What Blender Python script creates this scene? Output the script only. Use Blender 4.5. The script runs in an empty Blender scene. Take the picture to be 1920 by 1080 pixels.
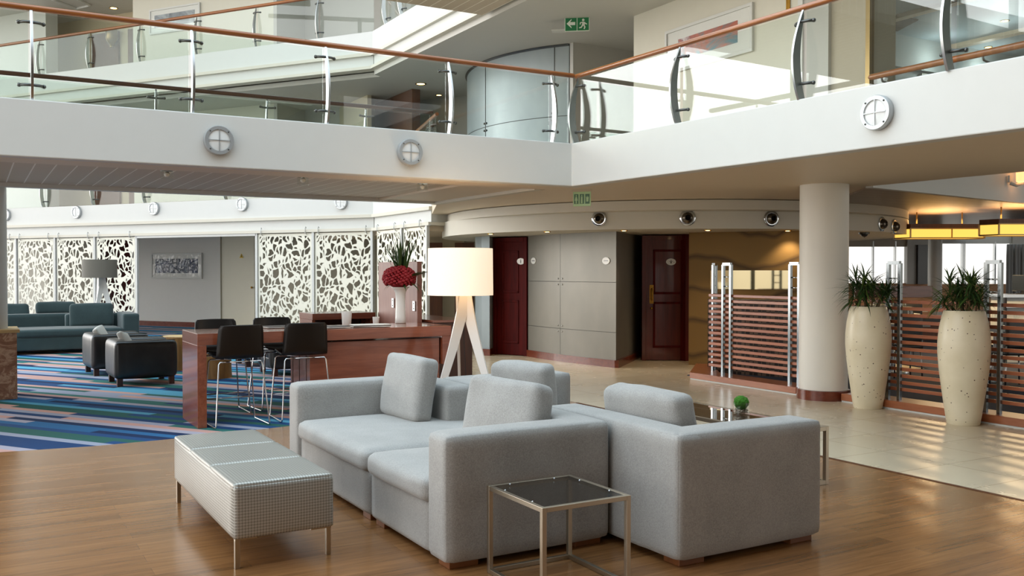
import bpy, bmesh, math, random
from mathutils import Vector, Matrix, noise
random.seed(7)
PI = math.pi
S = bpy.context.scene
COL = S.collection

# ------------------------------------------------------------------ camera, sky, exposure
# World axes follow the building: x along the footbridge, y along the galleries, z up, metres.
EYE = 1.55
FPX = 1750.0
YAW = math.radians(30)
PITCH = math.atan(33 / FPX)
cam = bpy.data.cameras.new('camera'); camo = bpy.data.objects.new('camera', cam); COL.objects.link(camo)
camo.location = (0, 0, EYE); camo.rotation_euler = (PI / 2 - PITCH, 0, -YAW)
cam.sensor_width = 36; cam.lens = 36 * FPX / 1920; cam.clip_end = 300; cam.clip_start = 0.05
S.camera = camo
S.view_settings.view_transform = 'Standard'; S.view_settings.look = 'None'
S.view_settings.gamma = 1; S.view_settings.use_curve_mapping = False
S.view_settings.exposure = 0.48
S.cycles.max_bounces = 8; S.cycles.diffuse_bounces = 4; S.cycles.glossy_bounces = 4
S.cycles.transparent_max_bounces = 24; S.cycles.transmission_bounces = 6
S.cycles.caustics_reflective = False; S.cycles.caustics_refractive = False
S.cycles.sample_clamp_indirect = 6

SKY_BASE, SKY_GLOW, SKY_ZENITH, SKY_SUN = 1.0, 1.35, 1.8, 6.0
def make_world():
    w = bpy.data.worlds.new('sky'); S.world = w; w.use_nodes = True
    nt = w.node_tree; nt.nodes.clear()
    out = nt.nodes.new('ShaderNodeOutputWorld'); bg = nt.nodes.new('ShaderNodeBackground')
    tc = nt.nodes.new('ShaderNodeTexCoord'); sx = nt.nodes.new('ShaderNodeSeparateXYZ')
    ramp = nt.nodes.new('ShaderNodeValToRGB')
    nt.links.new(tc.outputs['Generated'], sx.inputs[0])
    mr = nt.nodes.new('ShaderNodeMapRange'); mr.inputs[1].default_value = -0.15; mr.inputs[2].default_value = 1.0
    nt.links.new(sx.outputs['Z'], mr.inputs[0]); nt.links.new(mr.outputs[0], ramp.inputs[0])
    e = ramp.color_ramp.elements
    e[0].position = 0.0; e[0].color = (0.5, 0.46, 0.40, 1)
    e[1].position = 1.0; e[1].color = (0.66, 0.86, 1.0, 1)
    m = ramp.color_ramp.elements.new(0.16); m.color = (1.0, 0.955, 0.89, 1)
    m = ramp.color_ramp.elements.new(0.45); m.color = (0.94, 0.97, 1.0, 1)
    # the sky is brightest towards the sun side (-x), dullest over the building behind the viewer (-y)
    def mth(op, a, b):
        n = nt.nodes.new('ShaderNodeMath'); n.operation = op
        for i, q in enumerate((a, b)):
            if isinstance(q, (int, float)): n.inputs[i].default_value = q
            else: nt.links.new(q, n.inputs[i])
        return n.outputs[0]
    glow = mth('MULTIPLY', mth('POWER', mth('MAXIMUM', mth('MULTIPLY', sx.outputs['X'], -1.0), 0.0), 2.0), SKY_GLOW)
    dt = nt.nodes.new('ShaderNodeVectorMath'); dt.operation = 'DOT_PRODUCT'
    nt.links.new(tc.outputs['Generated'], dt.inputs[0]); dt.inputs[1].default_value = Vector((-0.62, 0.78, 0.20)).normalized()
    haze = mth('MULTIPLY', mth('POWER', mth('MAXIMUM', dt.outputs['Value'], 0.0), 14.0), SKY_SUN)      # bright haze round the hidden sun
    glow = mth('ADD', glow, haze)
    nt.links.new(ramp.outputs[0], bg.inputs[0]); nt.links.new(mth('ADD', mth('ADD', glow, SKY_BASE), mth('MULTIPLY', mth('POWER', mth('MAXIMUM', sx.outputs['Z'], 0.0), 3.0), SKY_ZENITH)), bg.inputs[1])
    nt.links.new(bg.outputs[0], out.inputs[0])
make_world()

def lamp(name, kind, loc, energy, color=(1, 1, 1), size=0.2, rot=(0, 0, 0), spot=None):
    l = bpy.data.lights.new(name, kind); o = bpy.data.objects.new(name, l); COL.objects.link(o)
    o.location = loc; o.rotation_euler = rot; l.energy = energy; l.color = color
    if kind == 'AREA': l.size = size
    else: l.shadow_soft_size = size
    if spot: l.spot_size = spot; l.spot_blend = 0.6
    return o

# ------------------------------------------------------------------ measuring helper
def ray(px, py):
    c, s = math.cos(PITCH), math.sin(PITCH); a = 540 - py
    X, Y, Z = px - 960, FPX * c + a * s, -FPX * s + a * c
    cy, sy = math.cos(YAW), math.sin(YAW)
    return Vector((X * cy + Y * sy, -X * sy + Y * cy, Z))
def at(px, py, z=None, u=None, v=None):
    d = ray(px, py)
    t = (z - EYE) / d.z if z is not None else (u / d.x if u is not None else v / d.y)
    return Vector((d.x * t, d.y * t, EYE + d.z * t))
def W(X, Y):                      # plan point given across / along the viewing direction
    cy, sy = math.cos(YAW), math.sin(YAW)
    return (X * cy + Y * sy, -X * sy + Y * cy)

# ------------------------------------------------------------------ materials
def lin(h):
    h = h.lstrip('#'); r = []
    for i in (0, 2, 4):
        c = int(h[i:i + 2], 16) / 255
        r.append(c / 12.92 if c <= 0.04045 else ((c + 0.055) / 1.055) ** 2.4)
    return (*r, 1)
class NT:
    def __init__(s, name):
        s.m = bpy.data.materials.new(name); s.m.use_nodes = True; s.t = s.m.node_tree
        s.n = s.t.nodes; s.n.clear()
        s.out = s.n.new('ShaderNodeOutputMaterial')
    def new(s, kind, **kw):
        x = s.n.new(kind)
        for k, val in kw.items():
            if k.startswith('i_'):
                x.inputs[k[2:].replace('_', ' ')].default_value = val
            else: setattr(x, k, val)
        return x
    def link(s, a, b): s.t.links.new(a, b)
    def math(s, op, a, b=None, clamp=False):
        x = s.n.new('ShaderNodeMath'); x.operation = op; x.use_clamp = clamp
        for i, y in enumerate((a, b)):
            if y is None: continue
            if isinstance(y, (int, float)): x.inputs[i].default_value = y
            else: s.link(y, x.inputs[i])
        return x.outputs[0]
    def mix(s, f, a, b, blend='MIX'):
        x = s.n.new('ShaderNodeMix'); x.data_type = 'RGBA'; x.blend_type = blend
        for sock, y in ((x.inputs[0], f), (x.inputs[6], a), (x.inputs[7], b)):
            if isinstance(y, (int, float)): sock.default_value = y
            elif isinstance(y, tuple): sock.default_value = y
            else: s.link(y, sock)
        return x.outputs[2]
    def coords(s, scale=(1, 1, 1), rot=(0, 0, 0), kind='Object', loc=(0, 0, 0)):
        tc = s.n.new('ShaderNodeTexCoord'); mp = s.n.new('ShaderNodeMapping')
        mp.inputs['Scale'].default_value = scale; mp.inputs['Rotation'].default_value = rot; mp.inputs['Location'].default_value = loc
        s.link(tc.outputs[kind], mp.inputs[0]); return mp.outputs[0]
    def noise(s, vec, scale=5, detail=3, rough=0.5, dist=0):
        x = s.n.new('ShaderNodeTexNoise'); s.link(vec, x.inputs['Vector'])
        x.inputs['Scale'].default_value = scale; x.inputs['Detail'].default_value = detail
        x.inputs['Roughness'].default_value = rough; x.inputs['Distortion'].default_value = dist
        return x.outputs['Fac']
    def ramp(s, f, stops, interp='LINEAR'):
        x = s.n.new('ShaderNodeValToRGB'); x.color_ramp.interpolation = interp
        e = x.color_ramp.elements
        while len(e) < len(stops): e.new(0.5)
        for i, (p, c) in enumerate(stops):
            e[i].position = p; e[i].color = c if len(c) == 4 else (*c, 1)
        s.link(f, x.inputs[0]); return x.outputs[0]
    def bsdf(s, color, rough=0.5, metal=0, spec=0.5, **kw):
        b = s.n.new('ShaderNodeBsdfPrincipled')
        for k, val in (('Base Color', color), ('Roughness', rough), ('Metallic', metal), ('Specular IOR Level', spec), *[(k.replace('_', ' '), v) for k, v in kw.items()]):
            if isinstance(val, (int, float, tuple)): b.inputs[k].default_value = val
            else: s.link(val, b.inputs[k])
        s.link(b.outputs[0], s.out.inputs[0]); s.b = b; return b
    def bump(s, h, strength=0.2, dist=0.01):
        x = s.n.new('ShaderNodeBump'); x.inputs['Strength'].default_value = strength; x.inputs['Distance'].default_value = dist
        s.link(h, x.inputs['Height']); s.link(x.outputs[0], s.b.inputs['Normal'])

M = {}
def plain(name, h, rough=0.5, metal=0, spec=0.5, var=0.06, scale=6, **kw):
    k = NT(name); c = lin(h); v = k.coords()
    f = k.noise(v, scale, 4)
    d = tuple(x * (1 - var) for x in c[:3]) + (1,); l = tuple(min(1, x * (1 + var)) for x in c[:3]) + (1,)
    k.bsdf(k.mix(f, d, l), rough, metal, spec, **kw); M[name] = k.m; return k
def wood(name, dark, light, rough=0.35, axis='x', scale=1.0, spec=0.5, coat=0.0):
    k = NT(name)
    sc = {'x': (1.2, 14, 14), 'y': (14, 1.2, 14), 'z': (14, 14, 1.2)}[axis]
    v = k.coords(tuple(a * scale for a in sc))
    n1 = k.noise(v, 1.0, 5, 0.6, 0.6); n2 = k.noise(v, 4.0, 3, 0.6)
    f = k.math('ADD', k.math('MULTIPLY', n1, 0.75), k.math('MULTIPLY', n2, 0.25))
    col = k.ramp(f, [(0.3, lin(dark)), (0.7, lin(light))])
    k.bsdf(col, rough, 0, spec, Coat_Weight=coat, Coat_Roughness=0.08); k.bump(n2, 0.05, 0.002); M[name] = k.m
def fabric(name, dark, light, scale=1.0):
    k = NT(name); v = k.coords((1, 1, 1))
    a = k.noise(v, 420 * scale, 2, 0.7); b = k.noise(v, 130 * scale, 3, 0.6); c = k.noise(v, 5, 2)
    f = k.math('ADD', k.math('MULTIPLY', a, 0.55), k.math('ADD', k.math('MULTIPLY', b, 0.3), k.math('MULTIPLY', c, 0.15)))
    k.bsdf(k.ramp(f, [(0.36, lin(dark)), (0.64, lin(light))]), 0.9, 0, 0.2, Sheen_Weight=0.25, Sheen_Roughness=0.5)
    k.bump(k.math('ADD', a, k.math('MULTIPLY', b, 0.6)), 0.35, 0.002); M[name] = k.m

plain('white_paint', '#cfd0cc', 0.55, var=0.02)
plain('warm_white_paint', '#cfcabc', 0.6, var=0.02)
plain('cream_wall', '#d0cdbf', 0.6, var=0.03)
plain('beige_wall', '#c4b99f', 0.6, var=0.03)
plain('far_grey_wall', '#d6d5d0', 0.6, var=0.02)
plain('far_door_cream', '#dedac8', 0.5, var=0.02)
plain('room_blue_wall', '#a3adb0', 0.6, var=0.03)
plain('grey_wall', '#b4b2ac', 0.6, var=0.03)
plain('olive_wall', '#8f8a78', 0.6, var=0.05)
plain('soffit_paint', '#d8c8b0', 0.5, var=0.02)
plain('ceiling_paint', '#c4c2bb', 0.6, var=0.02)
plain('blue_ceiling', '#9fb0b8', 0.5, var=0.03)
plain('rear_wall', '#5a5650', 0.7)  # kept dark so the added rear wall bounces little light
plain('column_white', '#e4e1d8', 0.5, var=.01)
plain('screen_metal', '#e4e3d8', 0.45, var=0.02)
plain('post_grey', '#c6c7c4', 0.4, var=0.02)
plain('dark_void', '#17130f', 0.7, var=0.05)
plain('black_plastic', '#100c0a', 0.38, spec=0.4)
plain('black_rubber', '#151313', 0.6)
plain('white_ceramic', '#e8e8e4', 0.18, var=0.01)
plain('white_plastic', '#ededea', 0.35, var=0.01)
plain('opal_glass', '#e2e4e2', 0.25, var=0.01)
plain('paper', '#e6e3da', 0.7, var=0.03)
plain('ink_paper', '#6d6a66', 0.7, var=0.3, scale=60)
plain('brass', '#b48a3e', 0.25, 1.0)
plain('bronze', '#8a7550', 0.3, 1.0)
plain('chrome', '#cfd3d6', 0.12, 1.0, var=0.01)
plain('ladder_steel', '#8f9598', 0.22, 1.0, var=0.02)
plain('lamp_rim', '#b4b8ba', 0.3, 0.5, var=0.03)
plain('pier_taupe', '#a59a87', 0.6, var=0.03)  # taupe tone stands in for the glass reflection over the pier
plain('steel', '#bcbfc0', 0.26, 1.0, var=0.03)
plain('satin_nickel', '#b5aa98', 0.33, 1.0, var=0.03)
plain('dark_steel', '#5d5e5c', 0.35, 1.0, var=0.05)
plain('pewter', '#6d655a', 0.28, 1.0, var=0.08)
plain('sign_green', '#1f7a4a', 0.4, var=0.02)
plain('sign_white', '#e9efe6', 0.4, var=0.01)
plain('sign_pale_green', '#9fc08a', 0.4, var=0.02)
plain('sign_dark_green', '#245a2e', 0.4, var=0.02)
plain('grille_dark', '#3a3c3c', 0.5, var=0.1)
plain('curtain_grey', '#8e9090', 0.9, var=0.05)
plain('moss', '#33680d', 0.95, var=0.45, scale=30)
plain('pebble', '#9b8e7c', 0.6, var=0.3, scale=20)
plain('soil', '#3a2a1c', 0.95, var=0.3, scale=20)
plain('leaf', '#2c4a1e', 0.5, var=0.3, scale=8)
plain('leaf_light', '#556b2c', 0.5, var=0.25, scale=8)
plain('stem', '#6a5236', 0.7, var=0.2, scale=8)
plain('bloom_red', '#8f1420', 0.6, var=0.35, scale=40)
plain('bloom_pink', '#c0404a', 0.6, var=0.25, scale=40)
plain('navy_carpet', '#232b40', 0.95, var=0.2, scale=30)
plain('peach_wall', '#d6a27a', 0.6, var=0.04)
plain('shade_grey', '#6b675e', 0.8, var=0.05, scale=50)
plain('cushion_pale', '#b9b7b0', 0.9, var=0.1, scale=30)
plain('monitor_black', '#1a1f22', 0.2, var=0.05)
plain('warning_yellow', '#d9b21f', 0.5, var=0.02)
wood('cherry', '#6c3826', '#90523a', 0.25, 'x', coat=0.6)
wood('cherry_v', '#6c3826', '#90523a', 0.2, 'y', coat=0.35)
wood('partition_wood', '#7a4e42', '#96685a', 0.45, 'z')
wood('cherry_dark', '#3c2116', '#55301f', 0.35, 'z')
wood('handrail_dark', '#3d2415', '#573420', 0.35, 'x')  # darker copy of the handrail wood, backlit shade put into the colour
wood('handrail_wood', '#74401c', '#a2622f', 0.28, 'x', coat=0.3)
wood('slat_wood', '#8e4c30', '#b8724f', 0.35, 'y', coat=0.2)
wood('kerb_wood', '#8a4c2e', '#ab6a45', 0.35, 'y', coat=0.2)
wood('leg_wood', '#5e3419', '#855028', 0.4, 'x')
wood('door_wood', '#451511', '#66241c', 0.3, 'z', coat=1.0)
wood('door_dark', '#3a0604', '#5c0f0b', 0.6, 'z', spec=0.15)
wood('brown_panel', '#4a2a18', '#6a3e24', 0.4, 'z')
wood('log_wood', '#7a5428', '#b08448', 0.6, 'z')
wood('log_end', '#a98a58', '#d0b583', 0.6, 'x')
wood('skirting_wood', '#5a2416', '#7d3a24', 0.25, 'x', coat=0.4)
fabric('sofa_grey', '#82817e', '#b3b1ad')
fabric('sofa_teal', '#273435', '#3e4f50')

def glass(name, tint=(0.93, 0.97, 0.95, 1), f0=0.045, rough=0.0, gloss=(1, 1, 1, 1)):
    # thin sheet: clear transmission plus a mirror reflection that grows towards grazing view
    k = NT(name)
    tr = k.new('ShaderNodeBsdfTransparent'); tr.inputs[0].default_value = tint
    gl = k.new('ShaderNodeBsdfGlossy'); gl.inputs['Roughness'].default_value = rough; gl.inputs['Color'].default_value = gloss
    lw = k.new('ShaderNodeLayerWeight'); lw.inputs[0].default_value = 0.5
    f = k.math('ADD', f0, k.math('MULTIPLY', k.math('POWER', lw.outputs['Facing'], 5.0), 1 - f0))
    mx = k.new('ShaderNodeMixShader'); k.link(f, mx.inputs[0])
    k.link(tr.outputs[0], mx.inputs[1]); k.link(gl.outputs[0], mx.inputs[2]); k.link(mx.outputs[0], k.out.inputs[0]); M[name] = k.m
glass('rail_glass', (0.93, 0.968, 0.955, 1), 0.04)
glass('smoke_glass', (0.62, 0.65, 0.66, 1), 0.05)
glass('clear_glass', (0.97, 0.98, 0.97, 1), 0.04)
glass('table_glass', (0.6, 0.6, 0.58, 1), 0.30)
glass('window_glass', (0.98, 0.99, 1, 1), 0.02)
glass('room_glass', (0.80, 0.84, 0.85, 1), 0.05)

def emissive(name, h, strength, base='#e8d8b8'):
    k = NT(name); b = k.bsdf(lin(base), 0.6); b.inputs['Emission Color'].default_value = lin(h); b.inputs['Emission Strength'].default_value = strength; M[name] = k.m
emissive('downlight_glow', '#ffd890', 9)
emissive('pendant_glow', '#ffc458', 0.95, '#caa060')
emissive('sconce_glow', '#ffb070', 1.3)
emissive('sconce_bright', '#ffd9a0', 3.0)

def mat_shade():
    k = NT('lamp_shade_lit'); v = k.coords()
    f = k.noise(v, 90, 2)
    b = k.bsdf(k.mix(f, lin('#efe6d6'), lin('#f7f0e4')), 0.8)
    b.inputs['Emission Color'].default_value = lin('#ffd9b0'); b.inputs['Emission Strength'].default_value = 0.46
    M['lamp_shade_lit'] = k.m
mat_shade()

def mat_floor_wood():
    k = NT('oak_planks'); v = k.coords((1, 1, 1))
    br = k.new('ShaderNodeTexBrick'); k.link(v, br.inputs['Vector'])
    br.offset = 0.37; br.squash = 1.0
    for nme, val in (('Scale', 1.0), ('Mortar Size', 0.0012), ('Mortar Smooth', 0.3), ('Bias', 0.0), ('Brick Width', 1.25), ('Row Height', 0.125)):
        br.inputs[nme].default_value = val
    br.inputs['Color1'].default_value = (0.15, 0.15, 0.15, 1); br.inputs['Color2'].default_value = (0.85, 0.85, 0.85, 1); br.inputs['Mortar'].default_value = (0.0, 0.0, 0.0, 1)
    g = k.coords((1.0, 16, 1)); n1 = k.noise(g, 1.3, 6, 0.62, 0.8); n2 = k.noise(g, 7, 4, 0.6)
    f = k.math('ADD', k.math('MULTIPLY', n1, 0.50), k.math('ADD', k.math('MULTIPLY', br.outputs['Color'], 0.20), k.math('MULTIPLY', n2, 0.18)))
    col = k.ramp(f, [(0.24, lin('#5f3f24')), (0.5, lin('#8c6039')), (0.76, lin('#a97e50'))])
    k.bsdf(col, k.math('ADD', 0.15, k.math('MULTIPLY', n2, 0.14)), 0, 0.5)
    k.bump(k.math('SUBTRACT', n2, k.math('MULTIPLY', br.outputs['Fac'], 1.0)), 0.03, 0.003); M['oak_planks'] = k.m
mat_floor_wood()
def mat_tile():
    k = NT('polished_tile'); v = k.coords((1, 1, 1), loc=(-6.12 + 0.62 * 20, -4.08 + 0.62 * 20, 0))
    br = k.new('ShaderNodeTexBrick'); k.link(v, br.inputs['Vector']); br.offset = 0.0
    for nme, val in (('Scale', 1.0), ('Mortar Size', 0.004), ('Mortar Smooth', 0.1), ('Brick Width', 0.62), ('Row Height', 0.62)):
        br.inputs[nme].default_value = val
    br.inputs['Color1'].default_value = lin('#cdbfa4'); br.inputs['Color2'].default_value = lin('#d6c9b0'); br.inputs['Mortar'].default_value = lin('#9a8c74')
    n = k.noise(k.coords(), 3, 4)
    k.bsdf(k.mix(k.math('MULTIPLY', n, 0.25), br.outputs['Color'], lin('#bfae90')), k.math('ADD', 0.2, k.math('MULTIPLY', n, 0.12)), 0, 0.55)
    M['polished_tile'] = k.m
mat_tile()
def mat_carpet():
    k = NT('striped_carpet'); v = k.coords((1, 1, 1), (0, 0, -math.radians(124.7)))
    sp = k.new('ShaderNodeSeparateXYZ'); k.link(v, sp.inputs[0])
    row = k.math('FLOOR', k.math('DIVIDE', sp.outputs['Y'], 0.115))
    wn = k.new('ShaderNodeTexWhiteNoise', noise_dimensions='1D'); k.link(row, wn.inputs['W'])
    seg = k.math('FLOOR', k.math('DIVIDE', k.math('ADD', sp.outputs['X'], k.math('MULTIPLY', wn.outputs['Value'], 7.0)), 2.6))
    wn2 = k.new('ShaderNodeTexWhiteNoise', noise_dimensions='1D'); k.link(seg, wn2.inputs['W'])
    # a repeating sequence of colours, shifted by one step in some lengths
    idx = k.math('MODULO', k.math('ADD', k.math('ADD', row, 1200.0), k.math('FLOOR', k.math('MULTIPLY', wn2.outputs['Value'], 2.9))), 11.0)
    f = k.math('DIVIDE', k.math('ADD', idx, 0.5), 11.0)
    pal = ['#142d52', '#2a6594', '#5aa3c0', '#1f4877', '#2c5f58', '#cba093', '#9aa0b2', '#1c3f6b', '#336f69', '#c49a90', '#a9a6b4']
    col = k.ramp(f, [(i / 11, lin(c)) for i, c in enumerate(pal)], 'CONSTANT')
    pile = k.noise(k.coords(), 350, 2)
    k.bsdf(k.mix(k.math('MULTIPLY', pile, 0.2), col, (0.02, 0.02, 0.03, 1)), 0.95, 0, 0.15); k.bump(pile, 0.3, 0.004); M['striped_carpet'] = k.m
mat_carpet()
def mat_slatted():
    k = NT('slatted_ceiling'); sp = k.new('ShaderNodeSeparateXYZ'); k.link(k.coords(), sp.inputs[0])
    fr = k.math('FRACT', k.math('DIVIDE', k.math('ADD', sp.outputs['X'], 50.0), 0.19))
    line = k.math('LESS_THAN', fr, 0.07)
    k.bsdf(k.mix(line, lin('#c4b298'), lin('#f6eede')), 0.5); k.bump(k.math('MULTIPLY', line, -1.0), 0.5, 0.01); M['slatted_ceiling'] = k.m
mat_slatted()
def mat_warm_lit_ceiling():
    k = NT('restaurant_ceiling'); n = k.noise(k.coords((0.6, 8, 1), (0, 0, math.radians(-30))), 1.2, 4)  # brown of warm lighting and reflected wood is put into the base colour
    k.bsdf(k.ramp(n, [(0.3, lin('#6a5a50')), (0.7, lin('#8d7f74'))]), 0.32, 0, 0.5); M['restaurant_ceiling'] = k.m
mat_warm_lit_ceiling()
def mat_speckle():
    k = NT('speckled_stoneware'); v = k.coords()
    vo = k.new('ShaderNodeTexVoronoi'); k.link(v, vo.inputs['Vector']); vo.inputs['Scale'].default_value = 26
    wn = k.new('ShaderNodeTexWhiteNoise', noise_dimensions='3D'); k.link(vo.outputs['Color'], wn.inputs['Vector'])
    r = k.math('MULTIPLY', k.math('GREATER_THAN', wn.outputs['Value'], 0.55), k.math('MULTIPLY', wn.outputs['Value'], 0.19))
    dot = k.math('LESS_THAN', vo.outputs['Distance'], r)
    n = k.noise(v, 4, 4)
    base = k.ramp(n, [(0.3, lin('#d9ceb0')), (0.7, lin('#e6dcc2'))])
    k.bsdf(k.mix(dot, base, lin('#4a3520')), 0.32, 0, 0.5); M['speckled_stoneware'] = k.m
mat_speckle()
def mat_quilt():
    k = NT('silver_weave'); v = k.coords((1, 1, 1))
    tc = k.new('ShaderNodeTexCoord'); sp = k.new('ShaderNodeSeparateXYZ'); k.link(tc.outputs['Object'], sp.inputs[0])
    sn = k.new('ShaderNodeSeparateXYZ'); k.link(tc.outputs['Normal'], sn.inputs[0])
    tot = None
    for ax in 'XYZ':
        w = k.math('SUBTRACT', 1.0, k.math('POWER', k.math('ABSOLUTE', sn.outputs[ax]), 2.0))
        c = k.math('MULTIPLY', k.math('COSINE', k.math('MULTIPLY', sp.outputs[ax], 2 * PI / 0.0155)), w)
        tot = c if tot is None else k.math('ADD', tot, c)
    f = k.math('ADD', 0.5, k.math('MULTIPLY', tot, 1.2), True)
    n = k.noise(v, 3, 3)
    k.bsdf(k.mix(f, lin('#8c8981'), lin('#b3b1aa')), k.math('ADD', 0.3, k.math('MULTIPLY', n, 0.1)), 0.35, 0.6); k.bump(f, 0.25, 0.002); M['silver_weave'] = k.m
mat_quilt()
def mat_leather():
    k = NT('black_leather'); v = k.coords(); n = k.noise(v, 120, 4); b = k.noise(v, 5, 3)
    k.bsdf(k.ramp(b, [(0.3, lin('#131313')), (0.7, lin('#242423'))]), k.math('ADD', 0.3, k.math('MULTIPLY', n, 0.15)), 0, 0.6); k.bump(n, 0.12, 0.003); M['black_leather'] = k.m
mat_leather()
def mat_stonebox():
    k = NT('brown_marble'); n = k.noise(k.coords((2, 2, 3), (0.4, 0.2, 0)), 2.2, 8, 0.7, 1.4)
    k.bsdf(k.ramp(n, [(0.3, lin('#6e4c38')), (0.5, lin('#8d6750')), (0.58, lin('#b89a80')), (0.7, lin('#7d5a45'))]), 0.3); M['brown_marble'] = k.m
mat_stonebox()
def mat_panel():
    k = NT('grey_panel'); n = k.noise(k.coords((1, 1, 0.6)), 2, 3, 0.5)
    k.bsdf(k.ramp(n, [(0.3, lin('#77746b')), (0.7, lin('#827e74'))]), 0.42, 0.25, 0.5); M['grey_panel'] = k.m
    k = NT('blue_grey_panel'); n = k.noise(k.coords((1, 1, 0.6)), 2, 3, 0.5)
    k.bsdf(k.ramp(n, [(0.3, lin('#95a0a4')), (0.7, lin('#a3adb0'))]), 0.4, 0.2, 0.5); M['blue_grey_panel'] = k.m
mat_panel()
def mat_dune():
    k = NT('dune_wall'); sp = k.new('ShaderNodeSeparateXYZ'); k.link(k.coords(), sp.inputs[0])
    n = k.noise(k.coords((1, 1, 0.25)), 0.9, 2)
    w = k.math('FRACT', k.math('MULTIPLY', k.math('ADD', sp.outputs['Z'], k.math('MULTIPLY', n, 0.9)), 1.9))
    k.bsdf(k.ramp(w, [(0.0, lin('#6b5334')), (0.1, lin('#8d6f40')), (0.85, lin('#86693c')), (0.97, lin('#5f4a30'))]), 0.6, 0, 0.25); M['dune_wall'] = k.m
mat_dune()
def mat_mosaic():
    k = NT('dark_mosaic'); ch = k.new('ShaderNodeTexChecker'); ch.inputs['Scale'].default_value = 18; k.link(k.coords(), ch.inputs['Vector'])
    k.bsdf(k.mix(ch.outputs['Fac'], lin('#1d140f'), lin('#5e4a3c')), 0.3); M['dark_mosaic'] = k.m
mat_mosaic()
def mat_screen():
    # laser cut sheet: holes are cells of a warped Voronoi pattern
    k = NT('cut_screen'); v = k.coords((1, 1, 1))
    w = k.new('ShaderNodeTexNoise'); k.link(v, w.inputs['Vector']); w.inputs['Scale'].default_value = 3.2; w.inputs['Detail'].default_value = 2
    ad = k.new('ShaderNodeVectorMath', operation='MULTIPLY_ADD'); k.link(w.outputs['Color'], ad.inputs[0]); ad.inputs[1].default_value = (0.30, 0.0, 0.30); k.link(v, ad.inputs[2])
    mp = k.new('ShaderNodeMapping'); mp.inputs['Scale'].default_value = (1.0, 0.0, 0.72); mp.inputs['Rotation'].default_value = (0, 0.5, 0); k.link(ad.outputs[0], mp.inputs[0])
    vo = k.new('ShaderNodeTexVoronoi', feature='DISTANCE_TO_EDGE'); k.link(mp.outputs[0], vo.inputs['Vector']); vo.inputs['Scale'].default_value = 8.6
    vf = k.new('ShaderNodeTexVoronoi'); k.link(mp.outputs[0], vf.inputs['Vector']); vf.inputs['Scale'].default_value = 8.6
    wn = k.new('ShaderNodeTexWhiteNoise'); k.link(vf.outputs['Color'], wn.inputs['Vector'])
    thr = k.math('ADD', 0.085, k.math('MULTIPLY', wn.outputs['Value'], 0.08))
    hole = k.math('GREATER_THAN', vo.outputs['Distance'], thr)
    tc = k.new('ShaderNodeTexCoord'); sp = k.new('ShaderNodeSeparateXYZ'); k.link(tc.outputs['Generated'], sp.inputs[0])
    ins = k.math('MULTIPLY', k.math('LESS_THAN', k.math('ABSOLUTE', k.math('SUBTRACT', sp.outputs['X'], 0.5)), 0.475), k.math('LESS_THAN', k.math('ABSOLUTE', k.math('SUBTRACT', sp.outputs['Z'], 0.5)), 0.475))
    hole = k.math('MULTIPLY', hole, ins)
    b = k.bsdf(lin('#dedccd'), 0.45)
    tr = k.new('ShaderNodeBsdfTransparent'); mx = k.new('ShaderNodeMixShader')
    k.link(hole, mx.inputs[0]); k.link(b.outputs[0], mx.inputs[1]); k.link(tr.outputs[0], mx.inputs[2]); k.link(mx.outputs[0], k.out.inputs[0]); M['cut_screen'] = k.m
mat_screen()
def mat_art(name, stops, scale, dist, seed):
    k = NT(name); n = k.noise(k.coords((1, 1, 1), loc=(seed, seed, seed)), scale, 4, 0.6, dist)
    k.bsdf(k.ramp(n, [(p, lin(c)) for p, c in stops]), 0.3); M[name] = k.m
mat_art('abstract_warm', [(0.28, '#16406a'), (0.4, '#2f6f78'), (0.47, '#b0532f'), (0.55, '#8a3322'), (0.62, '#c9b9b4'), (0.75, '#d8d2d4')], 1.1, 1.5, 3.1)
mat_art('abstract_ink', [(0.40, '#16233c'), (0.485, '#1f2d48'), (0.5, '#c4cad0'), (0.515, '#1a2740'), (0.6, '#25345a'), (0.625, '#c8ccd2'), (0.65, '#1c2a44')], 1.9, 1.2, 8.2)
mat_art('abstract_grey', [(0.3, '#5b6064'), (0.5, '#8a8f92'), (0.7, '#b8bcbc')], 2.0, 1.0, 1.2)
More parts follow.
